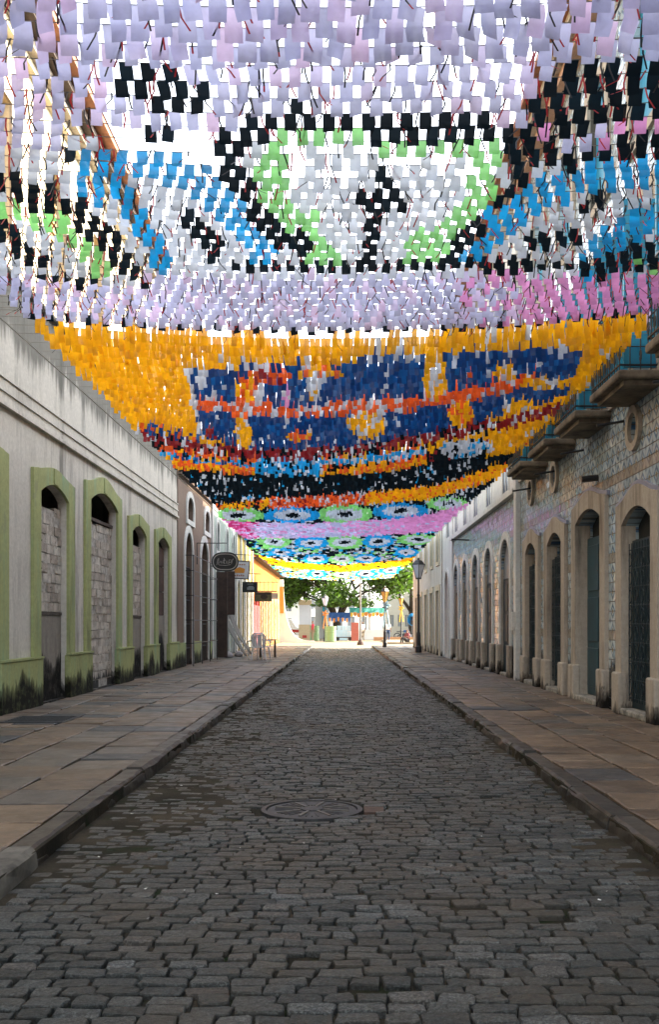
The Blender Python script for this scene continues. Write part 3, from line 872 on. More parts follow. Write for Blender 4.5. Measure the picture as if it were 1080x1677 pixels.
def arched_mansion():
    B = empty('arched_tiled_house', (XR, 31, 0), 'tiled house with a row of white rimmed round arches and white upper windows', 'building')
    X = XR-.01; s = -1; y0, y1 = 24.02, 37.9
    A = [25.8, 28.75, 31.5, 34.2, 36.85]
    holes = [arch(y, 1.5, PZ+.01, 3.0, 3.74, rnd=True) for y in A]
    facade(X, s, y0, y1, 0, 4.72, holes, .25, 7, 'wall', M_tile, B)
    wh = [rect(y-.42, y+.42, 4.98, 6.9) for y in A] + [rect(y-.42, y+.42, 8.2, 10.2) for y in A]
    facade(X, s, y0, y1, 4.73, 12.0, wh, .25, 7, 'upper_wall', M_trimw, B)
    MB().box(X-.14, X-.002, y0, y1, 4.72, 4.84).build('string_course', M_trimw, B)
    for k, y in enumerate(A):
        surround('arch_surround', X, s, arch(y, 1.86, PZ+.01, 3.0, 3.95, rnd=True), arch(y, 1.5, PZ+.01, 3.0, 3.74, rnd=True), .045, M_trimw, B)
        MB().box(X+.002, X+.065, y+.735, y+.748, PZ+.03, 2.98).build('reveal_stone', M_stone, B)
        for h in (-1, 1): bevel(MB().box(X-.11, X-.0, y+h*.86-.16, y+h*.86+.16, PZ-.02, .95).build('pedestal', M_stone, B), .02, 1)
        leaf_door('door', X+.07, s, y, 1.5, PZ+.05, 2.7, M_teald, B)
        panel('fanlight', X+.08, arch(y, 1.5, 2.72, 3.0, 3.74, rnd=True), .04, -1, simple('fanlight_grey', (.22,.23,.25), .4), B)
        bevel(MB().box(X-.05, X+.3, y-.68, y+.68, PZ-.01, PZ+.08).build('threshold', M_thresh, B), .02, 1)
        for (za, zb) in ((4.98,6.9),(8.2,10.2)):
            pn = panel('window_pane', X+.004, rect(y-.42, y+.42, za, zb), .03, -1, M_glass, B)
            fr_ = MB(); fr_.plate(X-.022, X-.001, rect(y-.56, y+.56, za-.1, zb+.14), [rect(y-.42, y+.42, za, zb)]); fr_.build('window_frame', M_trimw, B)
            for zz in (za+(zb-za)*.33, za+(zb-za)*.66): MB().box(X-.012, X+.002, y-.41, y+.41, zz-.02, zz+.02).build('glazing_bar', M_trimw, pn)
            MB().box(X-.011, X+.002, y-.02, y+.02, za+.01, zb-.01).build('glazing_bar', M_trimw, pn)
    for (a, b_, pr, m) in ((11.7,11.85,.25,M_trimw),(11.85,12.0,.45,M_stone),(12.0,12.12,.7,M_roof)):
        MB().box(X-pr, X-.002, y0+.11, y1, a, b_).build('eave_moulding', m, B)
    MB().tube([(X, 33.2, 4.35), (X-.6, 33.2, 4.38)], .03, 6).build('lamp_bracket', M_iron, B)
arched_mansion()

def far_right():
    B = empty('pale_corner_house', (XR, 40, 0), 'narrow bluish white house with one tall arch beside the tiled house', 'building')
    X = XR-.06; s = -1
    a = arch(39.5, 1.2, PZ+.01, 3.0, 3.6, rnd=True); wr = rect(39.0, 40.0, 5.0, 6.8)
    facade(X, s, 37.92, 41.4, 0, 11.6, [a, wr], .2, 7, 'wall', M_trimw, B)  # unseen top carried up with the row to block the sun
    surround('arch_surround', X, s, arch(39.5, 1.5, PZ+.01, 3.0, 3.78, rnd=True), a, .06, M_trimw, B)
    panel('door', X+.15, a, .05, -1, M_pink, B); panel('window_pane', X+.06, wr, .03, -1, M_glass, B)
    B = empty('cream_row_house', (XR, 50, 0), 'long cream house with tall plain doorways blackened at the foot behind the lamp', 'building')
    X = XR-.12
    ds = [42.7, 45.6, 48.7, 51.8, 54.8]
    hs_ = [rect(y-.62, y+.62, PZ+.01, 2.95) for y in ds] + [rect(y-.55, y+.55, 4.2, 6.0) for y in ds]
    facade(X, s, 41.42, 57.8, 0, 11.4, hs_, .2, 7, 'wall', M_creamfar, B)  # height above the windows is unseen, raised to keep sun off houses opposite
    for y in ds:
        fr_ = surround('door_surround', X, s, rect(y-.85, y+.85, PZ, 3.2), rect(y-.62, y+.62, PZ, 2.95), .06, M_cream, B)
        panel('door', X+.13, rect(y-.62, y+.62, PZ+.02, 2.95), .04, -1, simple('ochre_door', (.28,.21,.11), .7, .4, 3), B)
        fr_ = MB(); fr_.plate(X-.05, X-.001, rect(y-.72, y+.72, 4.05, 6.2), [rect(y-.55, y+.55, 4.2, 6.0)]); fr_.build('window_frame', M_cream, B)
        panel('window_pane', X+.05, rect(y-.55, y+.55, 4.2, 6.0), .03, -1, simple('pale_shutter', (.42,.38,.26), .6), B)
far_right()
# ------------------------------------------------------------------ hanging signs on the left
def bracket(root, y, x1, z, drop):
    MB().tube([(XL+.05, y, z-.75), (XL+.05, y, z), (x1, y, z)], .018, 6).build('bracket', M_iron, root)
    for dx in drop: MB().tube([(dx, y, z), (dx, y, z-.18)], .008, 5).build('hanger', M_iron, root)
def pill(cx, cz, w, h, n=36, e=.62):
    return [(cx + w/2*math.copysign(abs(cos(t))**e, cos(t)), cz + h/2*math.copysign(abs(sin(t))**.9, sin(t))*(.86+.14*abs(sin(t)))) for t in [2*pi*k/n for k in range(n)]]
def xz_plate(b, y0, y1, poly, m=0):
    n = len(b.v); N_ = len(poly)
    b.v += [(p[0], y0, p[1]) for p in poly] + [(p[0], y1, p[1]) for p in poly]
    b.f.append(tuple(n+k for k in range(N_))); b.f.append(tuple(n+N_+k for k in reversed(range(N_)))); b.m += [m, m]
    for k in range(N_): b.f.append((n+k, n+(k+1)%N_, n+N_+(k+1)%N_, n+N_+k)); b.m.append(m)
    return b
m_sb = simple('sign_black', (.012,.014,.015), .4, bump=0); m_sg = simple('sign_silver', (.42,.40,.38), .5, bump=0)
m_so = simple('sign_orange', (.62,.26,.03), .6, bump=0); m_sw = simple('sign_white', (.62,.63,.62), .6, bump=0)
sg = empty('oval_sign', (-4.1, 34.4, 3.3), 'black oval hanging sign with silver rim and script lettering on iron bracket', 'sign')
xz_plate(MB(), 34.37, 34.43, pill(-4.11, 3.69, .95, .68)).build('board', m_sb, sg)
rim = MB(); o_ = pill(-4.11, 3.69, .86, .58); i_ = pill(-4.11, 3.69, .80, .52)
for k in range(36):
    a, b_, c_, d_ = o_[k], o_[(k+1)%36], i_[(k+1)%36], i_[k]
    rim.face([(a[0],34.365,a[1]),(b_[0],34.365,b_[1]),(c_[0],34.365,c_[1]),(d_[0],34.365,d_[1])])
rim.build('rim', m_sg, sg)
lt = MB(); rr = random.Random(2)
for sx, pts in enumerate([[(-.3,-.12),(-.25,.10),(-.22,.12),(-.24,-.1)], [(-.2,-.06),(-.17,.03),(-.14,.03),(-.13,-.06)], [(-.11,-.06),(-.08,.04),(-.05,-.06)], [(-.03,.13),(-.03,-.06),(.0,-.07)], [(-.07,.05),(.02,.06)], [(.03,-.06),(.06,.04),(.10,.0),(.06,-.06),(.11,-.05)], [(.13,-.08),(.14,.07),(.2,.08),(.21,-.02),(.14,-.03)], [(.22,-.08),(.27,.09),(.3,.1)], [(-.22,-.11),(.0,-.13),(.2,-.1)]]):
    lt.tube([(-4.11+px, 34.363, 3.69+pz) for px, pz in pts], .009, 4)
lt.build('lettering', m_sg, sg)
bracket(sg, 34.4, -4.05, 4.35, (-4.4, -3.85))
sg = empty('square_sign', (-4.3, 42.6, 3), 'white square hanging sign with orange emblem in a black frame', 'sign')
cx, cz, y = -4.62, 3.92, 43.2
xz_plate(MB(), y, y+.05, [(cx-.58,cz-.38),(cx+.5,cz-.46),(cx+.58,cz+.36),(cx-.5,cz+.42)]).build('frame', m_sb, sg)
xz_plate(MB(), y-.008, y-.002, [(cx-.54,cz-.34),(cx+.46,cz-.41),(cx+.53,cz+.32),(cx-.46,cz+.37)]).build('board', m_sw, sg)
xz_plate(MB(), y-.016, y-.010, [(cx-.18,cz-.16),(cx+.3,cz-.17),(cx+.34,cz+.02),(cx+.1,cz+.1),(cx-.1,cz+.03)]).build('emblem', m_so, sg)
lt = MB()
for k in range(7): lt.box(cx-.3+k*.09, cx-.24+k*.09, y-.014, y-.010, cz-.31, cz-.25+.02*(k%2))
for k in range(4): lt.box(cx-.02+k*.1, cx+.05+k*.1, y-.014, y-.010, cz+.18, cz+.23)
lt.build('lettering', simple('sign_brown', (.3,.12,.05), .6, bump=0), sg)['kind'] = 'stuff'
MB().tube([(XL+.05, y+.02, 4.6), (-4.0, y+.02, 4.55)], .018, 6).build('bracket', M_iron, sg)
for dx in (-4.95, -4.25): MB().tube([(dx, y+.02, 4.58), (dx, y+.02, 4.25)], .01, 5).build('hanger', M_iron, sg)
sg = empty('black_sign', (-4.2, 46.6, 3), 'small black rectangular sign with grey lettering hanging before the red door', 'sign')
y = 46.8; x0, x1, z0, z1 = -4.76, -4.04, 3.02, 3.52
MB().box(x0, x1, y, y+.06, z0, z1).build('board', m_sb, sg)
lt = MB()
lt.box(x0+.22, x0+.56, y-.006, y-.002, z0+.12, z0+.24); lt.box(x0+.28, x0+.52, y-.006, y-.002, z0+.236, z0+.30)
for k in range(6): lt.box(x0+.24+k*.05, x0+.27+k*.05, y-.006, y-.002, z0+.37, z0+.42)
lt.build('lettering', simple('sign_grey', (.22,.23,.23), .6, bump=0), sg)
MB().tube([(XL+.03, y+.03, 3.95), (-3.9, y+.03, 3.9)], .018, 6).build('bracket', M_iron, sg)
for dx in (x0+.1, x1-.1): MB().tube([(dx, y+.03, 3.93), (dx, y+.03, 3.5)], .009, 5).build('hanger', M_iron, sg)
sg = empty('wooden_sign', (-4.4, 51, 2.8), 'olive wooden board sign with dark painted emblem hanging on iron railing bracket', 'sign')
y = 51.0; x0, x1, z0, z1 = -4.56, -3.66, 2.68, 3.16
MB().box(x0, x1, y, y+.05, z0, z1).build('board', simple('olive_board', (.15,.125,.055), .7, .4, 4), sg)
xz_plate(MB(), y-.012, y-.004, [(x0+.5+.2*cos(t), z0+.24+.12*sin(t)) for t in [k*pi/6 for k in range(12)]]).build('emblem', simple('emblem_dark', (.05,.03,.02), .7), sg)
MB().box(x0+.05, x1-.05, y-.01, y-.004, z1-.13, z1-.03).build('lettering', simple('emblem_dark', (.05,.03,.02), .7), sg)
MB().tube([(XL+.05, y+.03, 3.22), (-3.4, y+.03, 3.22)], .02, 6).build('bracket', M_iron, sg)
rl = MB()
for k in range(6): rl.tube([(-4.5+k*.22, y+.03, 3.22), (-4.5+k*.22, y+.03, 3.75)], .008, 4)
rl.tube([(-4.6, y+.03, 3.68), (-3.3, y+.03, 3.68)], .01, 4); rl.build('railing_top', M_iron, sg)
sg = empty('grey_sign', (-3.6, 56.5, 3), 'small pale grey board sign hanging beyond the olive board', 'sign')
MB().box(-4.28, -3.68, 56.5, 56.55, 2.95, 3.30).build('board', simple('pale_board', (.34,.29,.27), .7), sg)
MB().tube([(XL+.07, 56.5, 3.36), (-3.66, 56.5, 3.36)], .018, 6).build('bracket', M_iron, sg)

# white flowing banners tied back by the mint house (two) 
for k, (y, lab) in enumerate(((41.6, 'white tied back cloth curtain hanging nearest the oval sign'), (43.9, 'white tied back cloth curtain hanging nearest the white chair'))):
    b = MB(); n = 14; prev = None
    for i in range(n+1):
        t = i/n; z = 2.3 - 2.16*t
        yy = y + .3*t; xx = XL + .12 + .95*t**1.5
        wd = .10 + .05*sin(t*4)
        row_ = [(xx - wd, yy, z), (xx - wd*.4, yy-.09, z), (xx + wd*.2, yy-.02, z), (xx + wd*.6, yy-.08, z)]
        if prev:
            for q in range(3): b.face([prev[q], prev[q+1], row_[q+1], row_[q]])
        prev = row_
    o = b.build('cloth_curtain', M_whitec, None, smooth=True); fixnormals(o); sm = o.modifiers.new('thick', 'SOLIDIFY'); sm.thickness = .012
    setp(o, lab, 'curtain', 'white curtains by the mint house')

# plastic chair
def chair(name, loc, rz, label):
    T = empty(name, loc, label, 'chair', rz=rz); T.scale = (1.15, 1.15, 1.1)
    def part(nm, b, bev=.012):
        o = b.build(nm, M_plast, T, world=False); bevel(o, bev, 2); return o
    part('seat', MB().box(-.22,.22,-.21,.21,.42,.45))
    for sx in (-1, 1):
        for sy in (-1, 1): MB().tube([(sx*.20, sy*.19, .43), (sx*.25, sy*.24, 0)], [.022,.018], 6).build('leg', M_plast, T, world=False)
        MB().tube([(sx*.25,-.2,.43),(sx*.27,-.19,.64),(sx*.27,.1,.66),(sx*.23,.24,.70)], .022, 6).build('armrest', M_plast, T, world=False)
    bk = MB(); bk.tube([(-.21,.21,.44),(-.22,.27,.80),(-.12,.30,.92),(.12,.30,.92),(.22,.27,.80),(.21,.21,.44)], .022, 6)
    bo = bk.build('backrest', M_plast, T, world=False)
    for k in range(4): MB().box(-.16+k*.083, -.095+k*.083, .25, .265, .46, .90, 0, Matrix.Rotation(-.08, 4, 'X')).build('back_slat', M_plast, bo, world=False)
    return T
chair('plastic_chair', (-3.25, 37.4, PZ), radians(200), 'white plastic armchair on the left pavement facing the street, in front')
chair('plastic_chair', (-3.2, 38.6, PZ), radians(160), 'white plastic armchair half hidden behind the front white chair')
tb = empty('low_table', (-3.0, 40.2, PZ), 'small brown wooden table beyond the white plastic chairs', 'table')
MB().box(-3.4,-2.7,39.9,40.5,PZ+.70,PZ+.74).build('tabletop', M_wood, tb)
for x in (-3.35,-2.75):
    for y in (39.95,40.45): MB().box(x-.025,x+.025,y-.025,y+.025,PZ,PZ+.70).build('leg', M_wood, tb)
for k, (y, s_, lab) in enumerate(((39.6,.2,'grey cloth bundle lying at the foot of the mint house door'),(41.2,.18,'pale bundle on the pavement between the white curtains'))):
    b = bmesh.new(); bmesh.ops.create_icosphere(b, subdivisions=3, radius=s_)
    for v in b.verts:
        n_ = noise.noise(v.co*5 + Vector((k*9,0,0))); v.co *= 1 + .22*n_; v.co.z = max(v.co.z*.8, -s_*.55)
    me = bpy.data.meshes.new('cloth_bundle'); b.to_mesh(me); b.free(); me.materials.append(simple('grey_cloth', (.30,.28,.27), .9)); me.polygons.foreach_set('use_smooth', [True]*len(me.polygons))
    o = bpy.data.objects.new('cloth_bundle', me); C.objects.link(o); o.location = (XL+.55+k*.25, y, PZ+s_*.54); setp(o, lab, 'bundle')

# ------------------------------------------------------------------ lamp posts
def lamp(loc, h, label, glass, name='street_lamp', s=1.0):
    T = empty(name, loc, label, 'street lamp', 'street lamps')
    MB().lathe((0,0,0), [(.14*s,0),(.14*s,.28),(.10*s,.34),(.085*s,.9),(.06*s,1.0)], 10).build('base', M_iron, T, world=False)
    MB().lathe((0,0,0), [(.055*s,.95),(.045*s,h*.6),(.07*s,h*.61),(.04*s,h*.63),(.035*s,h-.95)], 10).build('post', M_iron, T, world=False)
    ln = MB(); zt, zb = h-.28, h-.92
    ln.lathe((0,0,0), [(.10*s,zb),(.255*s,zt)], 4); L = ln.build('lantern_glass', glass, T, world=False)
    fr_ = MB()
    for k in range(4):
        a = k*pi/2; fr_.tube([(.10*s*cos(a),.10*s*sin(a),zb),(.262*s*cos(a),.262*s*sin(a),zt)], .014*s, 5)
    fr_.lathe((0,0,0), [(.12*s,zb-.05),(.12*s,zb+.02)], 4)
    fr_.lathe((0,0,0), [(.28*s,zt),(.28*s,zt+.03)], 4)
    fr_.build('lantern_frame', M_iron, L, world=False)
    cp = MB(); cp.lathe((0,0,0), [(.26*s,zt+.03),(.15*s,zt+.2),(.05*s,zt+.24),(.05*s,zt+.3),(.02*s,zt+.34)], 4)
    cp.build('cap', M_iron if glass is M_glassl else M_iron, T, world=False)
    return T
lamp((3.70, 47.0, PZ), 4.5, 'black lamp post with grey lantern on the right pavement by the cream house', M_glassl, s=1.15)
lamp((2.55, 57.5, PZ), 3.55, 'slim black lamp post with amber lantern at the end of the right pavement', M_amber, s=.95)
lamp((-1.42, 84, 0), 4.0, 'lamp post with white lantern and orange bow in front of the plaza tree', M_glassl, s=1.2)
lamp((5.6, 92, 0), 4.2, 'thin lamp post with yellow streamers in front of the tall pale building', M_amber, s=1.0)
# round iron flagpoles / cables at the street mouth
for k, (x, y, h, lab) in enumerate(((1.35, 70, 6.5, 'tall rust grey pole standing at the street mouth left of the amber lamp'), (2.2, 96, 9, 'tall grey pole to the right of the tree, left of a pair'), (2.75, 96.4, 9, 'tall grey pole to the right of the tree, right of a pair'))):
    T = empty('pole', (x, y, 0), lab, 'pole')
    MB().lathe((x,y,0), [(.26,0),(.22,.18),(.10,.34),(.075,.4)], 10).build('foot', simple('rusty_iron', (.10,.06,.045), .8, .4, 15), T)
    MB().lathe((x,y,0), [(.075,.38),(.05,h)], 8).build('shaft', simple('grey_steel', (.22,.22,.21), .6), T)

# ------------------------------------------------------------------ the canopy of flag strings
def skew(u):
    pts = [(4,0),(13,-.03),(17,-.2),(25,-.42),(30,-.42),(34,-.15),(40,0),(90,0)]
    for (a,b),(c,d) in zip(pts, pts[1:]):
        if a <= u <= c: return b + (d-b)*(u-a)/(c-a)
    return 0
def surf(u, x): return Vector((x, u + skew(u)*x, 5.45 - .22*(1 - min(1, (x/4.0)**2))))
# colours of the flags: the picture the strings make up, measured on the canopy; a flag's chart
# coordinates are those of its hanging point in the measuring perspective (focal 1600, centre 560/1022, eye 1.5 m)
F=1600.; CX=560.; CY=1022.; EYE=1.5
def proj(u,x):
    X,Y,Z=surf(u,x); Z-=.09
    return CX+F*X/Y, CY-F*(Z-EYE)/Y
def inpoly(p,poly):
    x,y=p; c=False; n=len(poly)
    for i in range(n):
        x1,y1=poly[i]; x2,y2=poly[(i+1)%n]
        if (y1>y)!=(y2>y) and x<(x2-x1)*(y-y1)/(y2-y1)+x1: c=not c
    return c
def dseg(p,a,b):
    (x,y),(x1,y1),(x2,y2)=p,a,b
    dx,dy=x2-x1,y2-y1; L=dx*dx+dy*dy
    t=0 if L==0 else max(0,min(1,((x-x1)*dx+(y-y1)*dy)/L))
    return math.hypot(x-x1-t*dx,y-y1-t*dy)
def near_line(p,pts,th): return min(dseg(p,a,b) for a,b in zip(pts,pts[1:]))<th/2
def ell(p,cx,cy,rx,ry): return ((p[0]-cx)/rx)**2+((p[1]-cy)/ry)**2<1
def ycurve(x,pts):
    if x<=pts[0][0]: return pts[0][1]
    for (a,b),(c,d) in zip(pts,pts[1:]):
        if a<=x<=c: return b+(d-b)*(x-a)/(c-a)
    return pts[-1][1]
CR = random.Random(5)
RN=CR.random
def ch(s): return CR.choice(s)
def sec1(p,row):
    x,y=p
    c='l'
    if x>860 and y>190: c='p'
    if x>760 and y>445 and RN()<min(1,(x-720)/220): c='p'
    if y<190 or y>452:
        pass
    elif near_line(p,[(-200,450),(140,440),(330,400),(400,330)],0): pass
    # whites
    if 240<y<452: c='w'
    if y>=452: pass
    if 195<y<262 and x>880: c=ch('ppl')
    # left sparse part of the design: gaps of sky
    if 215<y<300 and 100<x<380: c=ch('.w.')
    if 245<y<300 and 470<x<800: c=ch('w..w')
    # blues
    if near_line(p,[(200,272),(260,275),(320,300),(370,335),(430,385),(435,420)],50): c='b'
    if near_line(p,[(145,275),(150,325)],36): c='b'
    if near_line(p,[(165,265),(215,340),(250,400),(268,440)],32): c='b'
    if near_line(p,[(765,415),(800,380),(850,355),(890,325)],50): c='b'
    if near_line(p,[(885,325),(940,300),(1000,290),(1200,285)],46): c='b'
    if near_line(p,[(960,435),(1000,400),(1050,365),(1200,350)],48): c='b'
    # greens
    if near_line(p,[(-150,320),(20,345),(80,362),(130,400),(165,440)],34): c='g'
    if near_line(p,[(445,258),(440,300),(455,345),(500,375),(530,425)],50): c='g'
    if near_line(p,[(450,225),(540,222),(620,235),(700,243),(810,245)],32): c='g'
    if near_line(p,[(795,255),(802,310),(765,350),(730,385),(690,415)],50): c='g'
    if ell(p,1064,432,22,18): c='g'
    # blacks
    if inpoly(p,[(195,100),(275,108),(352,150),(345,178),(322,198),(240,188),(190,150)]): c='k'
    if inpoly(p,[(880,150),(960,95),(1300,85),(1300,185),(1000,200),(960,238),(925,238),(870,185)]): c='k'
    if near_line(p,[(385,245),(420,215),(470,198),(560,208),(700,212),(800,215),(870,240)],40): c='k'
    if near_line(p,[(365,230),(385,290),(415,340),(450,378),(495,408)],34): c='k'
    if near_line(p,[(150,212),(215,232),(345,232)],16): c=ch('k.')
    if near_line(p,[(95,262),(140,246)],14): c='k'
    if near_line(p,[(-150,265),(0,300),(60,325),(115,340),(150,375),(185,410),(205,440)],38) : c='k'
    if near_line(p,[(0,380),(30,405),(55,425)],34): c='k'
    if near_line(p,[(75,455),(130,462),(230,462)],18): c=ch('kkw')
    if near_line(p,[(310,360),(345,390),(355,415)],34): c='k'
    if near_line(p,[(628,290),(628,350)],26) or near_line(p,[(600,335),(660,335)],28) or near_line(p,[(610,380),(606,430)],26): c='k'
    if near_line(p,[(748,415),(790,370)],30): c='k'
    if near_line(p,[(815,335),(848,305),(850,262),(905,252)],26): c='k'
    if near_line(p,[(940,270),(1040,240),(1200,245)],26): c='k'
    if near_line(p,[(865,395),(935,395)],28) or near_line(p,[(945,345),(980,338)],22): c='k'
    if near_line(p,[(985,450),(1010,425),(1045,412),(1200,420)],26): c='k'
    if 430<y<446 and x>385: c='k'
    return c
NAVT=[(290,592),(420,588),(540,580),(700,572),(800,566),(960,558)]   # navy block top
NAVB=[(320,705),(400,725),(560,722),(700,700),(800,675),(940,632)]   # navy block bottom
RB=[(100,690),(215,702),(330,726),(450,737),(560,731),(700,707),(820,684),(960,650),(1100,600)]
BK=[(200,755),(300,778),(420,788),(560,788),(700,772),(840,742),(1000,690)]
EN=[(200,790),(300,815),(350,828),(460,826),(586,820),(700,812),(800,782),(900,745),(1100,660)]
def sec2(p,row):
    x,y=p
    nt=ycurve(x,NAVT); nb=ycurve(x,NAVB); rb=ycurve(x,RB); bk=ycurve(x,BK); en=ycurve(x,EN)
    c='y'
    if y<522: return 'k' if row%2 else ch('yyl')
    if 540<y<560 and 320<x<735: return ch('..y')
    if 528<y<545 and x<740: return ch('yy.')
    le=302+max(0,(y-600))*.24; re=955-max(0,y-560)*.25
    if nt<y<nb and le<x<re:
        c='n'
        f=(y-nt)/(nb-nt)
        if y<nt+12 and RN()<.25: c='w'
        if RN()<.035: c='w'
        mb=ycurve(x,[(310,652),(480,665),(600,657),(760,640),(870,612)])
        if abs(y-mb)<11 and x<880: c=ch('oowow') if x<640 else ch('oowoo')
        for (px,py,rx,ry,s) in [(440,606,45,10,'oor'),(402,630,20,22,'oyo'),(425,640,10,18,'ww'),(525,598,38,9,'yyo'),(515,622,10,24,'wyw'),
              (712,600,20,46,'yyw'),(828,598,20,12,'yyw'),(398,698,14,30,'yyw'),(490,706,22,9,'oyo'),(600,686,32,22,'yyyw'),(755,668,22,24,'yyo'),
              (850,655,26,10,'yyw'),(900,618,50,10,'yyw'),(330,610,8,16,'ww'),(350,640,10,10,'w'),(880,585,6,10,'ow'),(345,700,8,8,'r'),(470,640,8,14,'wp'),(770,612,8,16,'no'),(640,625,8,14,'wn')]:
            if ell(p,px,py,rx,ry): c=ch(s)
        if abs(x-le)<8 and RN()<.7: c='w'
        return c
    if x<le and y<rb-9:
        if y>rb-26 and x>230: return ch('nnyo')
        return 'y'
    if abs(y-rb)<9: 
        return ch('rrrwk') if x<820 else ch('rrrw')
    if y<rb-9:
        return 'y' if RN()<.93 else 'w'
    # below the red band
    d=y-rb; full=max(1,bk-16-rb)
    if y<bk-17:
        if x<420:
            f=d/full
            if f<.45: return ch('ooyok')
            if f<.6: return ch('bbn')
            return ch('yoyo')
        if x<700:
            if ell(p,470,760,62,17): return ch('bbbwk')
            if abs(y-ycurve(x,[(420,748),(560,748),(640,740),(720,728)]))<6: return ch('bbw')
            f=d/full
            return ch('yyok') if f<.35 else (ch('kkoy') if f<.7 else ch('yyo'))
        if ell(p,765,727,45,17): return ch('wwwbk')
        if x<800 and y>bk-38: return ch('kkkr')
        if x<800 and d<28: return ch('yyyk')
        return 'y' if RN()<.95 else 'w'
    th=1.0
    if x>800:
        if abs(y-ycurve(x,[(700,772),(760,758),(842,740)]))<7 and x<845: return 'k'
        return 'y' if RN()<.95 else 'o'
    yb=ycurve(x,[(330,822),(450,806),(600,802),(640,797),(720,788),(800,760)])
    if y<yb:
        if RN()<.09: return 'w'
        if RN()<.03: return 'b'
        if ell(p,408,815,14,10): return ch('wwb')
        return 'k'
    if x<440: return ch('yoyk') if y>yb+2 else 'k'
    if x<600: return ch('oorow')
    return ch('yyyyo')
def eye(p,cx,cy,rx,ry,rim):
    e=((p[0]-cx)/rx)**2+((p[1]-cy)/ry)**2
    if e>1: return None
    if e<.08: return 'k'
    if e<.42: return 'w'
    return rim
def far_part(p,row):
    x,y=p
    l1=ycurve(x,[(340,842),(400,850),(520,852),(620,846),(700,838),(770,818)])
    l2=ycurve(x,[(380,878),(450,878),(560,875),(650,872),(760,862)])
    if y<l1:
        for cx,cy,rx,ry,r in [(390,838,44,12,'g'),(478,838,46,13,'b'),(566,836,46,16,'g'),(657,831,46,14,'b'),(735,819,36,11,'g')]:
            r=eye(p,cx,cy,rx,ry,r)
            if r: return r
        return 'k' if RN()<.8 else 'w'
    if y<l2:
        if x<425 and RN()<(440-x)/50: return 'p' if RN()<.5 else 'm'
        if x<560: return 'l' if RN()<.8 else 'p'
        return 'p' if RN()<min(.95,.35+(x-560)/200) else 'l'
    yb=ycurve(x,[(420,904),(480,917),(560,922),(640,915),(700,905)])
    if y<yb:
        for cx,cy,rx,ry,r in [(510,885,28,10,'b'),(565,884,30,12,'g'),(620,883,26,10,'b'),(518,911,22,8,'b'),(560,911,22,8,'g'),(600,910,22,8,'b'),(450,884,28,9,'g'),(685,880,32,9,'g'),(460,900,20,7,'b'),(665,900,20,8,'b')]:
            r=eye(p,cx,cy,rx,ry,r)
            if r: return r
        return ch('kkkkwwgb')
    if y<yb+11: return 'y' if RN()<.96 else 'k'
    for cx,cy,rx,ry,r in [(520,936,16,7,'b'),(560,937,18,6,'g'),(600,936,18,7,'b'),(640,930,18,7,'b')]:
        r=eye(p,cx,cy,rx,ry,r)
        if r: return r
    return ch('wwgbgky')
chart_rows=[]
u=5.5; i=0
while u<12.1:
    pitch=.142; off=((i%2)*.5+.15*CR.random())*pitch
    n=int(8.0/pitch); s=''
    for k in range(n):
        x=-3.95+off+k*pitch
        s+=sec1(proj(u,x),i)
    chart_rows.append((u,pitch,-3.95+off,s)); u+=.205; i+=1
chart_rows.append((12.15,.235,-3.9,'k'*33)); i+=1
u=12.4
def walk(u,end,du,pitch,fn,xl,xr):
    global i
    while u<end:
        off=CR.random()*pitch
        n=int((xr-xl)/pitch); s=''
        for k in range(n):
            x=xl+off+k*pitch
            s+=fn(proj(u,x),i)
        chart_rows.append((u,pitch,xl+off,s)); u+=du; i+=1
    return u
def mixed(p,row):
    return far_part(p,row) if p[1]>ycurve(p[0],EN) else sec2(p,row)
u=walk(u,17.6,.36,.072,mixed,-3.95,3.95)
u=walk(u,33,.36,.074,mixed,-4.0,4.0)
u=walk(u,46,.42,.15,far_part,-4.3,4.1)
u=walk(u,78,.55,.19,far_part,-4.5,4.2)

def flag_geo(w, h, cur, twist, n=3):
    V = []
    for i in range(n+1):
        t = i/n
        off = cur*sin(t*pi*.9) * h
        for sx in (-1, 1): V.append((sx*w/2*(1+.04*sin(3*t)), off + sx*twist*t*w, -h*t))
    return V, [(2*i, 2*i+1, 2*i+3, 2*i+2) for i in range(n)]
fr = random.Random(77)
VAR = {}
def flag_mesh(c, k, w, h):
    key = (c, k, w, h)
    if key not in VAR:
        q = random.Random(hash((ord(c), k, int(w*1000))) )
        V, Fc = flag_geo(w*q.uniform(.93,1.07), h*q.uniform(.9,1.1), q.uniform(-.25,.25), q.uniform(-.25,.25))
        me = bpy.data.meshes.new('flag'); me.from_pydata(V, [], Fc); me.materials.append(FLAG[c])
        me.polygons.foreach_set('use_smooth', [True]*len(Fc)); VAR[key] = me
    return VAR[key]
def ordinal(n):
    a = ['','first','second','third','fourth','fifth','sixth','seventh','eighth','ninth','tenth','eleventh','twelfth','thirteenth','fourteenth','fifteenth','sixteenth','seventeenth','eighteenth','nineteenth']
    tens = ['','','twenty','thirty','forty','fifty','sixty','seventy','eighty','ninety']; th = ['','','twentieth','thirtieth','fortieth','fiftieth','sixtieth','seventieth','eightieth','ninetieth']
    if n >= 100: return 'hundredth' if n == 100 else 'hundred and ' + ordinal(n-100)
    if n < 20: return a[n]
    return th[n//10] if n % 10 == 0 else tens[n//10] + '-' + a[n%10]
SINGLE_TO = 16.0
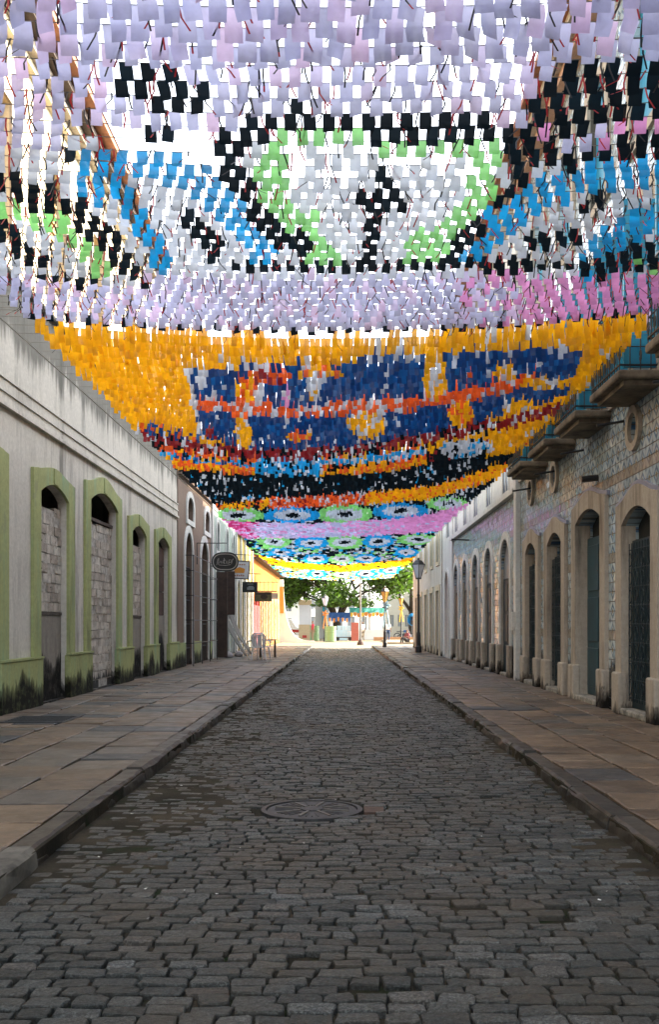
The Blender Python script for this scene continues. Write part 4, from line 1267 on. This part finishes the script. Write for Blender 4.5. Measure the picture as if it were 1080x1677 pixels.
for idx, (u, pitch, x0, code) in enumerate(chart_rows):
    near = u < 12.3
    fw, fh = ((.108, .18) if u < 6.3 else (.086, .124)) if near else ((.066, .24) if u < 33 else ((.15, .22) if u < 46 else (.2, .26)))
    base = surf(u, 0)
    cols = sorted(((code.count(c), c) for c in set(code) if c != '.'), reverse=True)
    names = [FLAGNAME[c] for n, c in cols if n >= max(2, len(code)*.08)][:3]
    txt = names[0] if len(names) == 1 else ', '.join(names[:-1]) + ' and ' + names[-1]
    T = empty('flag_string', base, '%s flag string, %s from the nearest' % (txt, ordinal(idx+1)), 'flag string', 'flag strings over the street')
    cd = MB(); pts = []
    ends = (XL+.05, XR-.05)
    for k in range(17):
        x = -4.4 + 8.6*k/16
        pts.append(surf(u, x) - base)
    yl = skew(u)
    pts = [Vector((ends[0], yl*-4.5, 6.05 if 5.3 < u < 80 else 6.0)) - Vector((0, 0, base.z))] + pts + [Vector((ends[1], yl*4.3, 5.7)) - Vector((0,0,base.z))]
    cd.tube(pts, .004, 3, caps=False); cd.build('cord', M_cord, T, world=False)
    # wind: neighbouring flags lean alike
    joined = {}
    rk, rd = MB(), MB()
    for k, c in enumerate(code):
        if c == '.': continue
        x = x0 + k*pitch + fr.uniform(-.006, .006)
        p = surf(u, x) - base
        wnd = noise.noise(Vector((x*.6, u*.7, 2)))
        swing = .25 + .75*wnd + .5*noise.noise(Vector((x*.25, u*4.1, 6))) + fr.gauss(0, .13)
        if not near: swing = swing*.45 + fr.gauss(0, .12)
        yaw = fr.gauss(0, .10 if near else .2) + .3*noise.noise(Vector((x*.5, u*.5, 9))); roll = fr.gauss(0, .035) + .22*noise.noise(Vector((x*.45, u*.4, 4)))
        if u < SINGLE_TO:
            o = bpy.data.objects.new('flag', flag_mesh(c, fr.randrange(11), fw, fh))
            C.objects.link(o); o.parent = T; o.location = p; o.rotation_euler = (swing, roll, yaw)
        else:
            V, Fc = flag_geo(fw*fr.uniform(.85,1.1), fh*fr.uniform(.85,1.15), fr.uniform(-.2,.2), fr.uniform(-.35,.35), 2 if u < 33 else 1)
            Mx = Matrix.Translation(p) @ Matrix.Rotation(yaw,4,'Z') @ Matrix.Rotation(roll,4,'Y') @ Matrix.Rotation(swing,4,'X')
            b = joined.setdefault('all', MB()); n = len(b.v)
            b.v += [tuple(Mx @ Vector(v)) for v in V]; b.f += [tuple(n+i for i in f) for f in Fc]; b.m += [ord(c)]*len(Fc)
        # thin knotted tails beside each flag
        if (near and fr.random() < .8) or (u < 24 and fr.random() < .45):
            for q in range(2 if near and fr.random() < .3 else 1):
                tx = p.x + pitch*.5*fr.choice((-1,1)) + fr.uniform(-.03,.03)
                ln_ = fr.uniform(.06,.17); dx = fr.gauss(0,.045); dy = fr.gauss(.02,.05); wd = .0062 if near else .004
                top = Vector((tx, p.y, p.z + .01)); mid = top + Vector((dx*.3+fr.gauss(0,.012), dy*.5, -ln_*.5)); bot = top + Vector((dx, dy, -ln_))
                tgt = rd if near and fr.random() < .35 else rk
                for a, b_ in ((top, mid), (mid, bot)):
                    tgt.face([a+Vector((-wd,0,0)), a+Vector((wd,0,0)), b_+Vector((wd,0,0)), b_+Vector((-wd,0,0))])
                if near and tgt is rk and fr.random() < .3:
                    e = bot + Vector((dx*.4, dy*.3, -.03)); rd.face([bot+Vector((-wd,0,0)), bot+Vector((wd,0,0)), e+Vector((wd,0,0)), e+Vector((-wd,0,0))])
    if 'all' in joined:
        b = joined['all']; used = sorted(set(b.m)); b.m = [used.index(q) for q in b.m]
        setp(b.build('flags', [FLAG[chr(q)] for q in used], T, world=False), kind='stuff')
    if rk.f: setp(rk.build('black_tails', M_ribk, T, world=False), kind='stuff')
    if rd.f: setp(rd.build('red_tails', M_ribr, T, world=False), kind='stuff')
# ------------------------------------------------------------------ plaza: tree, buildings, stalls, people
def m_leaf(name, c):
    t = NT(name); r = t.rnd()
    col = t.mix(1, c, t.ramp(r, [(0, .45), (.6, 1.0), (1, 1.5)]), 'MULTIPLY')
    t.col(col).rough(.5)
    tr = t.n('ShaderNodeBsdfTranslucent'); t.lk(t.mix(1, col, (1.3,1.5,.5), 'MULTIPLY'), tr.inputs['Color'])
    ms = t.n('ShaderNodeMixShader'); ms.inputs[0].default_value = .45
    t.lk(t.p.outputs[0], ms.inputs[1]); t.lk(tr.outputs[0], ms.inputs[2]); t.lk(ms.outputs[0], t.out.inputs['Surface']); return t.mat
M_leaf = m_leaf('leaf_green', (.065,.12,.018)); M_leaf2 = m_leaf('leaf_light', (.11,.15,.03))
M_bark = simple('bark', (.055,.042,.03), .9, .5, 5, bump=.8)
def tree(loc, H, spread, label, seed, leaves=9000, lsize=.16, mat=M_leaf, stems=4, fork=2.2, zmin=.32, zlow=3.1):
    rr = random.Random(seed); T = empty('tree', loc, label, 'tree')
    tr = MB(); tips = []
    tr.tube([(0,0,-.1),(.05,.02,fork*.5),(.02,0,fork)], [.62*H/14,.46*H/14,.44*H/14], 10)
    def limb(p, d, L, r, lev):
        pts = [p]; q = Vector(p); dd = Vector(d)
        for i in range(4):
            dd = (dd + Vector((rr.gauss(0,.16), rr.gauss(0,.16), rr.gauss(.02,.10)))).normalized(); q = q + dd*L/4; pts.append(q.copy())
        tr.tube(pts, [r*(1-.15*i) for i in range(5)], 6 if lev < 2 else 4)
        if lev >= 3: tips.append((pts[-1], L)); tips.append((pts[2], L)); return
        for k in range(3 if lev < 2 else 3):
            a = rr.uniform(0, 2*pi); sp = rr.uniform(.45,.9)
            nd = (dd + Vector((cos(a)*sp, sin(a)*sp, rr.uniform(-.5,.3)))).normalized()
            limb(pts[-1] if k else pts[3], nd, L*rr.uniform(.62,.8), r*.5, lev+1)
    for k in range(stems):
        a = 2*pi*k/stems + rr.uniform(-.3,.3); s = rr.uniform(.45,1.0)*spread
        limb(Vector((.1*cos(a),.1*sin(a),fork-.2)), Vector((cos(a)*s, sin(a)*s, 1)).normalized(), H*.3, .24*H/14, 0)
    tr.build('trunk', M_bark, T, smooth=True, world=False)
    cr = MB(); per = max(1, leaves//len(tips))
    for p, L in tips:
        if p.z < H*zmin: continue
        cl = rr.uniform(.7, 1.6)
        for k in range(per):
            g = Vector((rr.gauss(0,1), rr.gauss(0,1), rr.gauss(0,.65)))*cl*H/14*.62
            c = p + g
            if c.z < zlow: continue
            a = rr.uniform(0,2*pi); t_ = rr.uniform(-.9,.9); s = lsize*rr.uniform(.6,1.4)
            ax = Vector((cos(a), sin(a), t_)).normalized(); bx = ax.cross(Vector((rr.gauss(0,1),rr.gauss(0,1),rr.gauss(0,1)))).normalized()
            cr.face([c-ax*s, c+bx*s*.45, c+ax*s, c-bx*s*.45])
    cr.build('crown', mat, T, world=False)
    return T
tree((-.5, 95, 0), 13, 1.15, 'large spreading tree with dark forked limbs above the plaza stalls', 31, 60000, .22, M_leaf, 9, 2.2, .2)
tree((7.5, 104, 0), 12, .9, 'lighter green tree behind the tall pale building at the right', 12, 8000, .17, M_leaf2, 4, 3)
tree((-13, 118, 0), 12, .9, 'distant green tree over the white walls at the left', 17, 7000, .18, M_leaf, 4, 3)

M_wall = simple('whitewash', (.80,.79,.75), .85, .08, 1)
M_grey = simple('pale_grey_wall', (.62,.66,.70), .8, .08, 1)
def block(name, label, x0, x1, y0, y1, h, mat, wins, roofm=None):
    B = empty(name, ((x0+x1)/2, y0, 0), label, 'building')
    b = MB()
    outer = [(x0,0),(x0,h),(x1,h),(x1,0)]; holes = [[(a,c),(a,d),(b_,d),(b_,c)] for a, b_, c, d in wins]
    tris = tessellate_polygon([[Vector((p[0],p[1],0)) for p in L] for L in [outer]+holes]); flat = [p for L in [outer]+holes for p in L]
    b.v = [(p[0], y0, p[1]) for p in flat]; b.f = [tuple(t) for t in tris]; b.m = [0]*len(tris)
    for L in holes:
        for p, q in zip(L, L[1:]+L[:1]): b.face([(p[0],y0,p[1]),(q[0],y0,q[1]),(q[0],y0+.25,q[1]),(p[0],y0+.25,p[1])])
    for x in (x0, x1): b.face([(x,y0,0),(x,y0,h),(x,y1,h),(x,y1,0)])
    b.face([(x0,y0,h),(x1,y0,h),(x1,y1,h),(x0,y1,h)]); b.face([(x0,y1,0),(x1,y1,0),(x1,y1,h),(x0,y1,h)])
    fixnormals(b.build('wall', mat, B))
    for a, b_, c, d in wins:
        wf = MB().box(a, b_, y0+.2, y0+.23, c, d).build('window', simple('pale_glass', (.24,.27,.30), .25, bump=0), B)
        MB().box((a+b_)/2-.03, (a+b_)/2+.03, y0+.15, y0+.19, c, d).build('window_bar', M_trimw, wf)
    MB().box(x0-.2, x1+.2, y0-.2, y1, h, h+.18).build('cornice', roofm or mat, B)
    return B
block('white_plaza_building', 'white building with a row of small windows at the far left of the plaza', -16, -5.2, 122, 132, 6.2, M_wall, [(-14.6+k*1.5,-13.8+k*1.5,3.1,4.4) for k in range(6)] + [(-14.6+k*1.5,-13.8+k*1.5,.6,2.2) for k in range(6)])
block('long_white_building', 'long white building behind the tree at the back of the plaza', -5, 4.4, 135, 145, 7, M_wall, [(-4.2+k*1.7,-3.3+k*1.7,3.6,5.4) for k in range(5)] + [(-4.2+k*1.7,-3.3+k*1.7,.5,2.5) for k in range(5)])
block('tall_pale_building', 'tall pale grey and cream building right of the tree', 5.4, 8.6, 118, 128, 5.6, simple('pale_cream_wall', (.56,.52,.42), .85, .1, 1), [(5.9+k*.9,6.3+k*.9,1.2,2.6) for k in range(3)])
block('corner_white_building', 'white building at the right corner of the plaza behind the blue telephone booth', 8.7, 16, 108, 120, 9, M_wall, [(9.4+k*1.6,10.2+k*1.6,4.4,6.2) for k in range(4)] + [(9.4+k*1.6,10.2+k*1.6,.8,2.6) for k in range(4)], M_roof)
block('back_left_building', 'cream two storey building beyond the orange house', -12, -6.6, 90, 101, 7.5, M_wall, [(-11.4+k*1.3,-10.7+k*1.3,3.8,5.6) for k in range(4)], M_roof)
# white curved buttress wall at the house end with ochre shutter
bw = empty('curved_white_wall', (XL+.2, 81, 0), 'white wall end sweeping down in a curve past the orange house', 'wall')
pts = [(0,0)] + [(.0, 5.2), (.35, 5.2)] + [(.35 + 2.9*(1-cos(t))**1.0, 5.2*(1-sin(t))**1.6 + .12) for t in [k*pi/2/10 for k in range(1,10)]] + [(3.4, .12), (3.4, 0)]
b = MB(); xz_plate(b, 81, 81.4, [(XL+p[0]*.85, p[1]) for p in pts]); fixnormals(b.build('wall', M_wall, bw))
MB().box(XL+.02, XL+.34, 80.9, 80.98, 2.4, 4.6).build('ochre_shutter', simple('ochre_shutter_paint', (.55,.30,.06), .7), bw)
# parked van far left: white body with red stripe
def vehicle(loc, rz, body, stripe, label, L=4.2):
    T = empty('parked_van', loc, label, 'van', rz=rz)
    prof = [(-L/2,.35),(-L/2,1.0),(-L/2+.25,1.9),(-L/2+.5,2.0),(L/2-.8,2.0),(L/2-.35,1.25),(L/2,1.05),(L/2,.35)]
    b = MB(); xz_plate(b, -.85, .85, prof); o = fixnormals(b.build('body', body, T, world=False)); bevel(o, .08, 3)
    b = MB(); b.box(-L/2-.01, L/2+.01, -.865, .865, .62, .92); b.build('stripe', stripe, T, world=False)
    for q in range(3):
        for sy in (-.86, .86): MB().box(-L/2+.45+q*.95, -L/2+1.25+q*.95, sy-.012, sy+.012, 1.2, 1.75).build('window', M_glass, o, world=False)
    for sx in (-1, 1):
        for sy in (-1, 1):
            w_ = MB(); w_.tube([(sx*L*.32, sy*.70, .33), (sx*L*.32, sy*.88, .33)], .33, 16); wo = w_.build('wheel', M_iron, T, world=False)
            MB().tube([(sx*L*.32, sy*.86, .33), (sx*L*.32, sy*.895, .33)], .19, 12).build('rim', M_glassl, wo, world=False)
    for sy in (-.6,.6): MB().lathe((L/2+.005, sy, .8), [(.09,-.06),(.11,0),(.09,.06)], 10).build('headlight', M_glassl, T, world=False)
    return T
vehicle((-6.7, 104, 0), radians(3), M_plast, M_red, 'white van with red stripe parked left of the grey kiosk', 4.4)
# kiosk cabinets
kb = empty('kiosk', (-3.6, 92, 0), 'tall pale grey kiosk with tan base and top band', 'kiosk')
M_tan = simple('tan_panel', (.52,.42,.26), .8)
MB().box(-4.05,-2.85,92,93,.0,1.45).build('base', M_tan, kb); MB().box(-4.0,-2.9,92.02,93,1.45,3.3).build('cabinet', M_grey, kb); MB().box(-4.05,-2.85,91.98,93.02,3.3,3.75).build('top_band', M_tan, kb)
MB().box(-3.7,-3.3,91.96,92,.2,.45).build('poster', M_red, kb)
kb = empty('kiosk', (-2.2, 100, 0), 'pale kiosk wall with a blue pillar left of the lamp with the bow', 'kiosk')
MB().box(-2.7,-1.3,100,101,0,3.4).build('cabinet', M_grey, kb); MB().box(-1.95,-1.55,99.8,99.98,1.2,3.6).build('pillar', simple('blue_panel', (.03,.36,.60), .6), kb); MB().box(-1.7,-1.4,99.84,99.99,.1,1.2).build('pillar_foot', simple('pale_blue_panel', (.45,.66,.75), .6), kb)
# bins / drums
def drum(x, y, r, h, m, label):
    T = empty('drum', (x, y, 0), label, 'drum')
    MB().lathe((x,y,0), [(r*.9,0),(r,.04),(r*.97,h*.32),(r*1.02,h*.34),(r*.97,h*.36),(r*.97,h*.64),(r*1.02,h*.66),(r*.97,h*.68),(r,h-.03)], 18).build('shell', m, T)
    MB().lathe((x,y,h-.03), [(r*1.03,0),(r*1.03,.04),(r*.9,.05)], 18).build('lid_ring', m, T)
M_bing = simple('green_plastic', (.13,.23,.09), .5)
drum(-2.45, 88, .42, 1.35, M_bing, 'green plastic drum beside the person in red')
drum(-.95, 82.5, .48, 1.3, simple('light_green_plastic', (.22,.34,.14), .5), 'light green drum below the lamp with the orange bow')
# stalls
def stall(x0, x1, y, h, cloth, valance, label, counter):
    T = empty('market_stall', ((x0+x1)/2, y, 0), label, 'stall', 'stalls under the tree')
    for x in (x0, x1):
        for yy in (y, y+1.6): MB().tube([(x,yy,0),(x,yy,h)], .03, 6).build('post', simple('grey_steel', (.22,.22,.21), .6), T)
    b = MB(); n = 10
    for i in range(n):
        a, c_ = x0-.25+(x1-x0+.5)*i/n, x0-.25+(x1-x0+.5)*(i+1)/n
        b.face([(a,y-.3,h-.12+.06*sin(i*2.1)),(c_,y-.3,h-.12+.06*sin((i+1)*2.1)),(c_,y+.8,h+.35),(a,y+.8,h+.35)]); b.face([(a,y+1.9,h-.12),(c_,y+1.9,h-.12),(c_,y+.8,h+.35),(a,y+.8,h+.35)])
    o = b.build('awning', cloth, T); sm = o.modifiers.new('t','SOLIDIFY'); sm.thickness = .02
    for i in range(n):
        a, c_ = x0-.25+(x1-x0+.5)*i/n, x0-.25+(x1-x0+.5)*(i+1)/n; z = h-.12+.06*sin(i*2.1)
        v = MB(); xz_plate(v, y-.32, y-.305, [(a+.01,z),(c_-.01,z),(c_-.01,z-.28),((a+c_)/2,z-.42),(a+.01,z-.28)]); v.build('valance', valance[i % len(valance)], T)
    bevel(MB().box(x0, x1, y+.1, y+.7, 0, .95).build('counter', counter, T), .02, 1)
m_to = simple('orange_cloth', (.62,.24,.05), .8); m_tt = simple('teal_cloth', (.10,.50,.40), .8); m_tb = simple('blue_cloth', (.04,.12,.34), .8); m_ty = simple('yellow_cloth', (.80,.50,.06), .8); m_bw = simple('pale_blue_panel', (.45,.66,.75), .6)
stall(-.95, .55, 90, 2.2, m_tb, [m_to, m_tb], 'dark blue market stall with orange bunting round the tree trunk', m_bw)
stall(1.0, 4.0, 93, 2.7, m_tt, [m_ty, m_to, m_to], 'market stall with pale teal awning and orange valance right of the tree', M_wall)
# red cloth board leaning, blue white crates, parasol
pb = empty('red_board', (1.25, 86.5, 0), 'red leaning board at the stalls', 'board')
MB().box(.85, 1.5, 86.4, 86.5, .02, 1.65, 0, Matrix.Translation((0,86.4,0)) @ Matrix.Rotation(-.12,4,'X') @ Matrix.Translation((0,-86.4,0))).build('panel', simple('red_board_paint', (.40,.10,.06), .7), pb)
MB().tube([(1.15,86.9,0),(1.15,86.62,1.4)], .025, 6).build('prop', M_wood, pb)
for k in range(6):
    T = empty('slatted_crate', (-.35+k*.3, 87.5, 0), 'pale blue slatted crate, %s row on the cart' % ['left of the lower','middle of the lower','right of the lower','left of the upper','middle of the upper','right of the upper'][k], 'crate', 'blue crates before the stall')
    x = -.42 + (k % 3)*.42; z = .35 + (k//3)*.52
    for q in range(4): MB().box(x, x+.38, 87.3, 87.32, z+.02+q*.12, z+.11+q*.12).build('slat', m_bw, T)
    MB().box(x+.01, x+.37, 87.33, 87.7, z, z+.48).build('box', M_wall, T)
ct = empty('cart', (0.1, 87.6, 0), 'low dark wooden cart carrying the pale blue crates', 'cart')
MB().box(-.55,.95,87.2,87.9,.27,.34).build('deck', M_wood, ct)
for x in (-.35,.75):
    for y in (87.25, 87.85): MB().tube([(x,y-.03,.16),(x,y+.03,.16)], .16, 12).build('wheel', M_iron, ct)
# telephone booth with blue hood
tp = empty('telephone_booth', (6.9, 96, 0), 'blue egg shaped telephone hood on a post by the right corner', 'telephone booth')
MB().tube([(6.9,96.2,0),(6.9,96.2,2.3)], .06, 8).build('post', M_iron, tp)
b = bmesh.new(); bmesh.ops.create_uvsphere(b, u_segments=18, v_segments=12, radius=.5)
bmesh.ops.delete(b, geom=[v for v in b.verts if v.co.y < -.22 and v.co.z < .25], context='VERTS')
me = bpy.data.meshes.new('hood'); b.to_mesh(me); b.free(); me.materials.append(simple('blue_fibreglass', (.02,.24,.52), .35)); me.polygons.foreach_set('use_smooth', [True]*len(me.polygons))
o = bpy.data.objects.new('hood', me); C.objects.link(o); o.parent = tp; o.location = (0, -.05, 1.95); o.scale = (.9,.9,1.2); sm = o.modifiers.new('t','SOLIDIFY'); sm.thickness = .03
MB().box(6.78,7.02,96.0,96.14,1.35,1.85).build('telephone', M_iron, tp)
# motorcycle
mc = empty('motorcycle', (6.0, 94, 0), 'dark blue motorcycle parked near the blue telephone hood', 'motorcycle')
for x in (5.35, 6.65):
    b = MB(); b.tube([(x+.3*cos(t), 94, .32+.3*sin(t)) for t in [k*pi/8 for k in range(17)]], .05, 6, caps=False); wo = b.build('wheel', M_iron, mc)
    b = MB(); [b.tube([(x,94,.32),(x+.28*cos(t),94,.32+.28*sin(t))], .008, 4) for t in [k*pi/4 for k in range(8)]]; b.build('spokes', M_glassl, wo)
MB().tube([(5.35,94,.32),(5.75,94,.55),(6.35,94,.6),(6.5,94,1.0)], .05, 6).build('frame', M_iron, mc)
MB().tube([(6.65,94,.32),(6.42,94,1.05)], .03, 6).build('fork', M_glassl, mc); MB().tube([(6.4,93.7,1.1),(6.42,94.3,1.1)], .02, 6).build('handlebar', M_iron, mc)
bevel(MB().box(5.3,5.95,93.88,94.12,.72,.80).build('seat', M_iron, mc), .03, 2); bevel(MB().box(5.95,6.35,93.87,94.13,.68,.92).build('tank', simple('blue_tank', (.02,.08,.22), .3), mc), .06, 2); bevel(MB().box(5.7,6.15,93.85,94.15,.28,.6).build('engine', M_iron, mc), .04, 2)
# low terrace wall with orange edge
tw = setp(MB().box(2.9, 9, 88.2, 88.5, 0, .32).build('terrace_wall', simple('terracotta', (.50,.26,.12), .85)), 'low terracotta edged terrace wall behind the amber lamp', 'wall')
# streamers on the lamps: bows
def bow(p, m, label):
    b = MB()
    for k in range(5):
        a = 2*pi*k/5; b.tube([Vector(p), Vector(p)+Vector((.22*cos(a),-.1,.22*sin(a))), Vector(p)+Vector((.12*cos(a+.8),-.12,.16*sin(a+.8)-.05))], [.03,.09,.02], 5)
    for dx in (-.1,.12): b.tube([Vector(p), Vector(p)+Vector((dx,-.05,-.7)), Vector(p)+Vector((dx*1.6,-.02,-1.3))], [.03,.06,.05], 4)
    setp(b.build('ribbon_bow', m), label, 'bow')
bow((-1.42,83.8,2.4), m_to, 'orange cloth bow tied to the lamp before the tree')
bow((5.6,91.8,3.0), m_ty, 'yellow cloth bow tied to the thin lamp at the right')
bow((2.6,57.3,2.6), simple('pale_blue_panel', (.45,.66,.75), .6), 'pale blue ribbon tied to the amber lamp')

# people
M_skin = simple('skin', (.26,.14,.09), .6, .05); M_hair = simple('dark_hair', (.015,.011,.009), .6, .1)
def skinmesh(name, joints, edges, mat, parent):
    me = bpy.data.meshes.new(name); names = list(joints)
    me.from_pydata([joints[k][0] for k in names], [(names.index(a), names.index(b)) for a, b in edges], [])
    o = bpy.data.objects.new(name, me); C.objects.link(o); o.parent = parent
    me.materials.append(mat); o.modifiers.new('skin', 'SKIN')
    for i, k in enumerate(names):
        r = joints[k][1]; me.skin_vertices[0].data[i].radius = (r if isinstance(r, tuple) else (r, r))
        me.skin_vertices[0].data[i].use_root = (i == 0)
    sb = o.modifiers.new('sub', 'SUBSURF'); sb.levels = 1; sb.render_levels = 2
    return o
def person(loc, rz, shirt, trousers, label, pose='stand', h=1.7, bag=None):
    T = empty('person', loc, label, 'person', rz=rz); k = h/1.7
    hip = .92 if pose == 'stand' else .30
    J = {}
    def S(n, x, y, z, r): J[n] = ((x*k, y*k, z*k), r*k if not isinstance(r, tuple) else (r[0]*k, r[1]*k))
    z0 = hip
    S('pelvis',0,0,z0,(.15,.11)); S('waist',0,0,z0+.15,(.13,.10)); S('chest',0,0,z0+.38,(.16,.11)); S('neckb',0,0,z0+.53,(.09,.08)); S('neck',0,-.01,z0+.58,.05); S('jaw',0,-.03,z0+.64,(.065,.07)); S('head',0,-.01,z0+.72,(.08,.095)); S('crown',0,0,z0+.79,(.06,.07))
    for s, n in ((-1,'l'),(1,'r')):
        S('sh'+n, s*.18,0,z0+.48,.065); sw = .12 if n == 'l' else -.08
        if pose == 'stand':
            S('el'+n, s*.24,.03,z0+.22,.045); S('wr'+n, s*.22,-sw-.05,z0-.02,.032); S('ha'+n, s*.215,-sw-.08,z0-.11,(.022,.042)); S('fi'+n, s*.21,-sw-.09,z0-.18,(.014,.034))
            S('hp'+n, s*.09,0,z0-.05,.095); S('kn'+n, s*.10,-.04-sw*.4,z0-.46,.062); S('an'+n, s*.10,.02+sw*.5,.08,.042); S('to'+n, s*.11,-.14+sw*.5,.035,(.045,.03))
        else:
            S('el'+n, s*.25,-.10,z0+.25,.045); S('wr'+n, s*.16,-.30,z0+.22,.032); S('ha'+n, s*.13,-.37,z0+.22,(.04,.022)); S('fi'+n, s*.12,-.43,z0+.21,(.034,.014))
            S('hp'+n, s*.10,-.06,z0-.02,.10); S('kn'+n, s*.14,-.42,z0+.18,.065); S('an'+n, s*.13,-.52,.09,.042); S('to'+n, s*.14,-.68,.04,(.045,.03))
    E = [('pelvis','waist'),('waist','chest'),('chest','neckb'),('neckb','neck'),('neck','jaw'),('jaw','head'),('head','crown')]
    for n in 'lr': E += [('chest','sh'+n),('sh'+n,'el'+n),('el'+n,'wr'+n),('wr'+n,'ha'+n),('ha'+n,'fi'+n),('pelvis','hp'+n),('hp'+n,'kn'+n),('kn'+n,'an'+n),('an'+n,'to'+n)]
    skinmesh('body', J, E, M_skin, T)
    def grow(keys, g):
        return {q: (J[q][0], tuple(v*g + .012 for v in J[q][1]) if isinstance(J[q][1], tuple) else J[q][1]*g + .012) for q in keys}
    sk = ['pelvis','waist','chest','neckb','shl','ell','shr','elr']
    skinmesh('shirt', grow(sk, 1.1), [('pelvis','waist'),('waist','chest'),('chest','neckb'),('chest','shl'),('shl','ell'),('chest','shr'),('shr','elr')], shirt, T)
    tk = ['pelvis','hpl','knl','anl','hpr','knr','anr']
    skinmesh('trousers', grow(tk, 1.12), [('pelvis','hpl'),('hpl','knl'),('knl','anl'),('pelvis','hpr'),('hpr','knr'),('knr','anr')], trousers, T)
    skinmesh('hair', {'a': ((0, .03*k, (z0+.72)*k), (.085*k,.09*k)), 'b': ((0, .02*k, (z0+.81)*k), (.07*k,.085*k))}, [('a','b')], M_hair, T)
    f = MB()
    for sx in (-1, 1): f.lathe((sx*.03*k, -.105*k, (z0+.72)*k), [(.004,-.006),(.012,0),(.004,.006)], 6)
    f.tube([(0,-.10*k,(z0+.72)*k),(0,-.125*k,(z0+.685)*k)], .012*k, 5); f.box(-.025*k,.025*k,-.105*k,-.095*k,(z0+.645)*k,(z0+.655)*k); f.build('face', M_hair, T, world=False)
    return T
m_shr = simple('red_shirt', (.50,.03,.06), .8); m_shw = simple('white_shirt', (.72,.72,.70), .8); m_shd = simple('dark_clothes', (.03,.03,.035), .8); m_jean = simple('blue_jeans', (.03,.06,.13), .8); m_kh = simple('khaki_trousers', (.25,.20,.13), .8); m_mar = simple('maroon_shirt', (.22,.05,.06), .8)
person((-2.5, 84.5, 0), radians(-80), m_shr, m_kh, 'person in red shirt and khaki trousers walking near the grey kiosk', h=1.75)
person((-1.3, 86, 0), radians(40), m_shd, m_kh, 'person in dark clothes standing beside the light green drum', h=1.65)
person((4.1, 86.5, .0), radians(170), m_shw, m_jean, 'person in white shirt and blue jeans walking away behind the amber lamp', h=1.75)
person((4.95, 73.5, .0), radians(-60), m_mar, m_shd, 'person in maroon sitting on the ground by the right corner', 'sit', 1.7)
person((1.9, 88.5, 0), radians(30), m_shw, m_kh, 'person in white shirt standing at the teal awning stall', h=1.7)
# haze of the sunlit far end is left to light alone
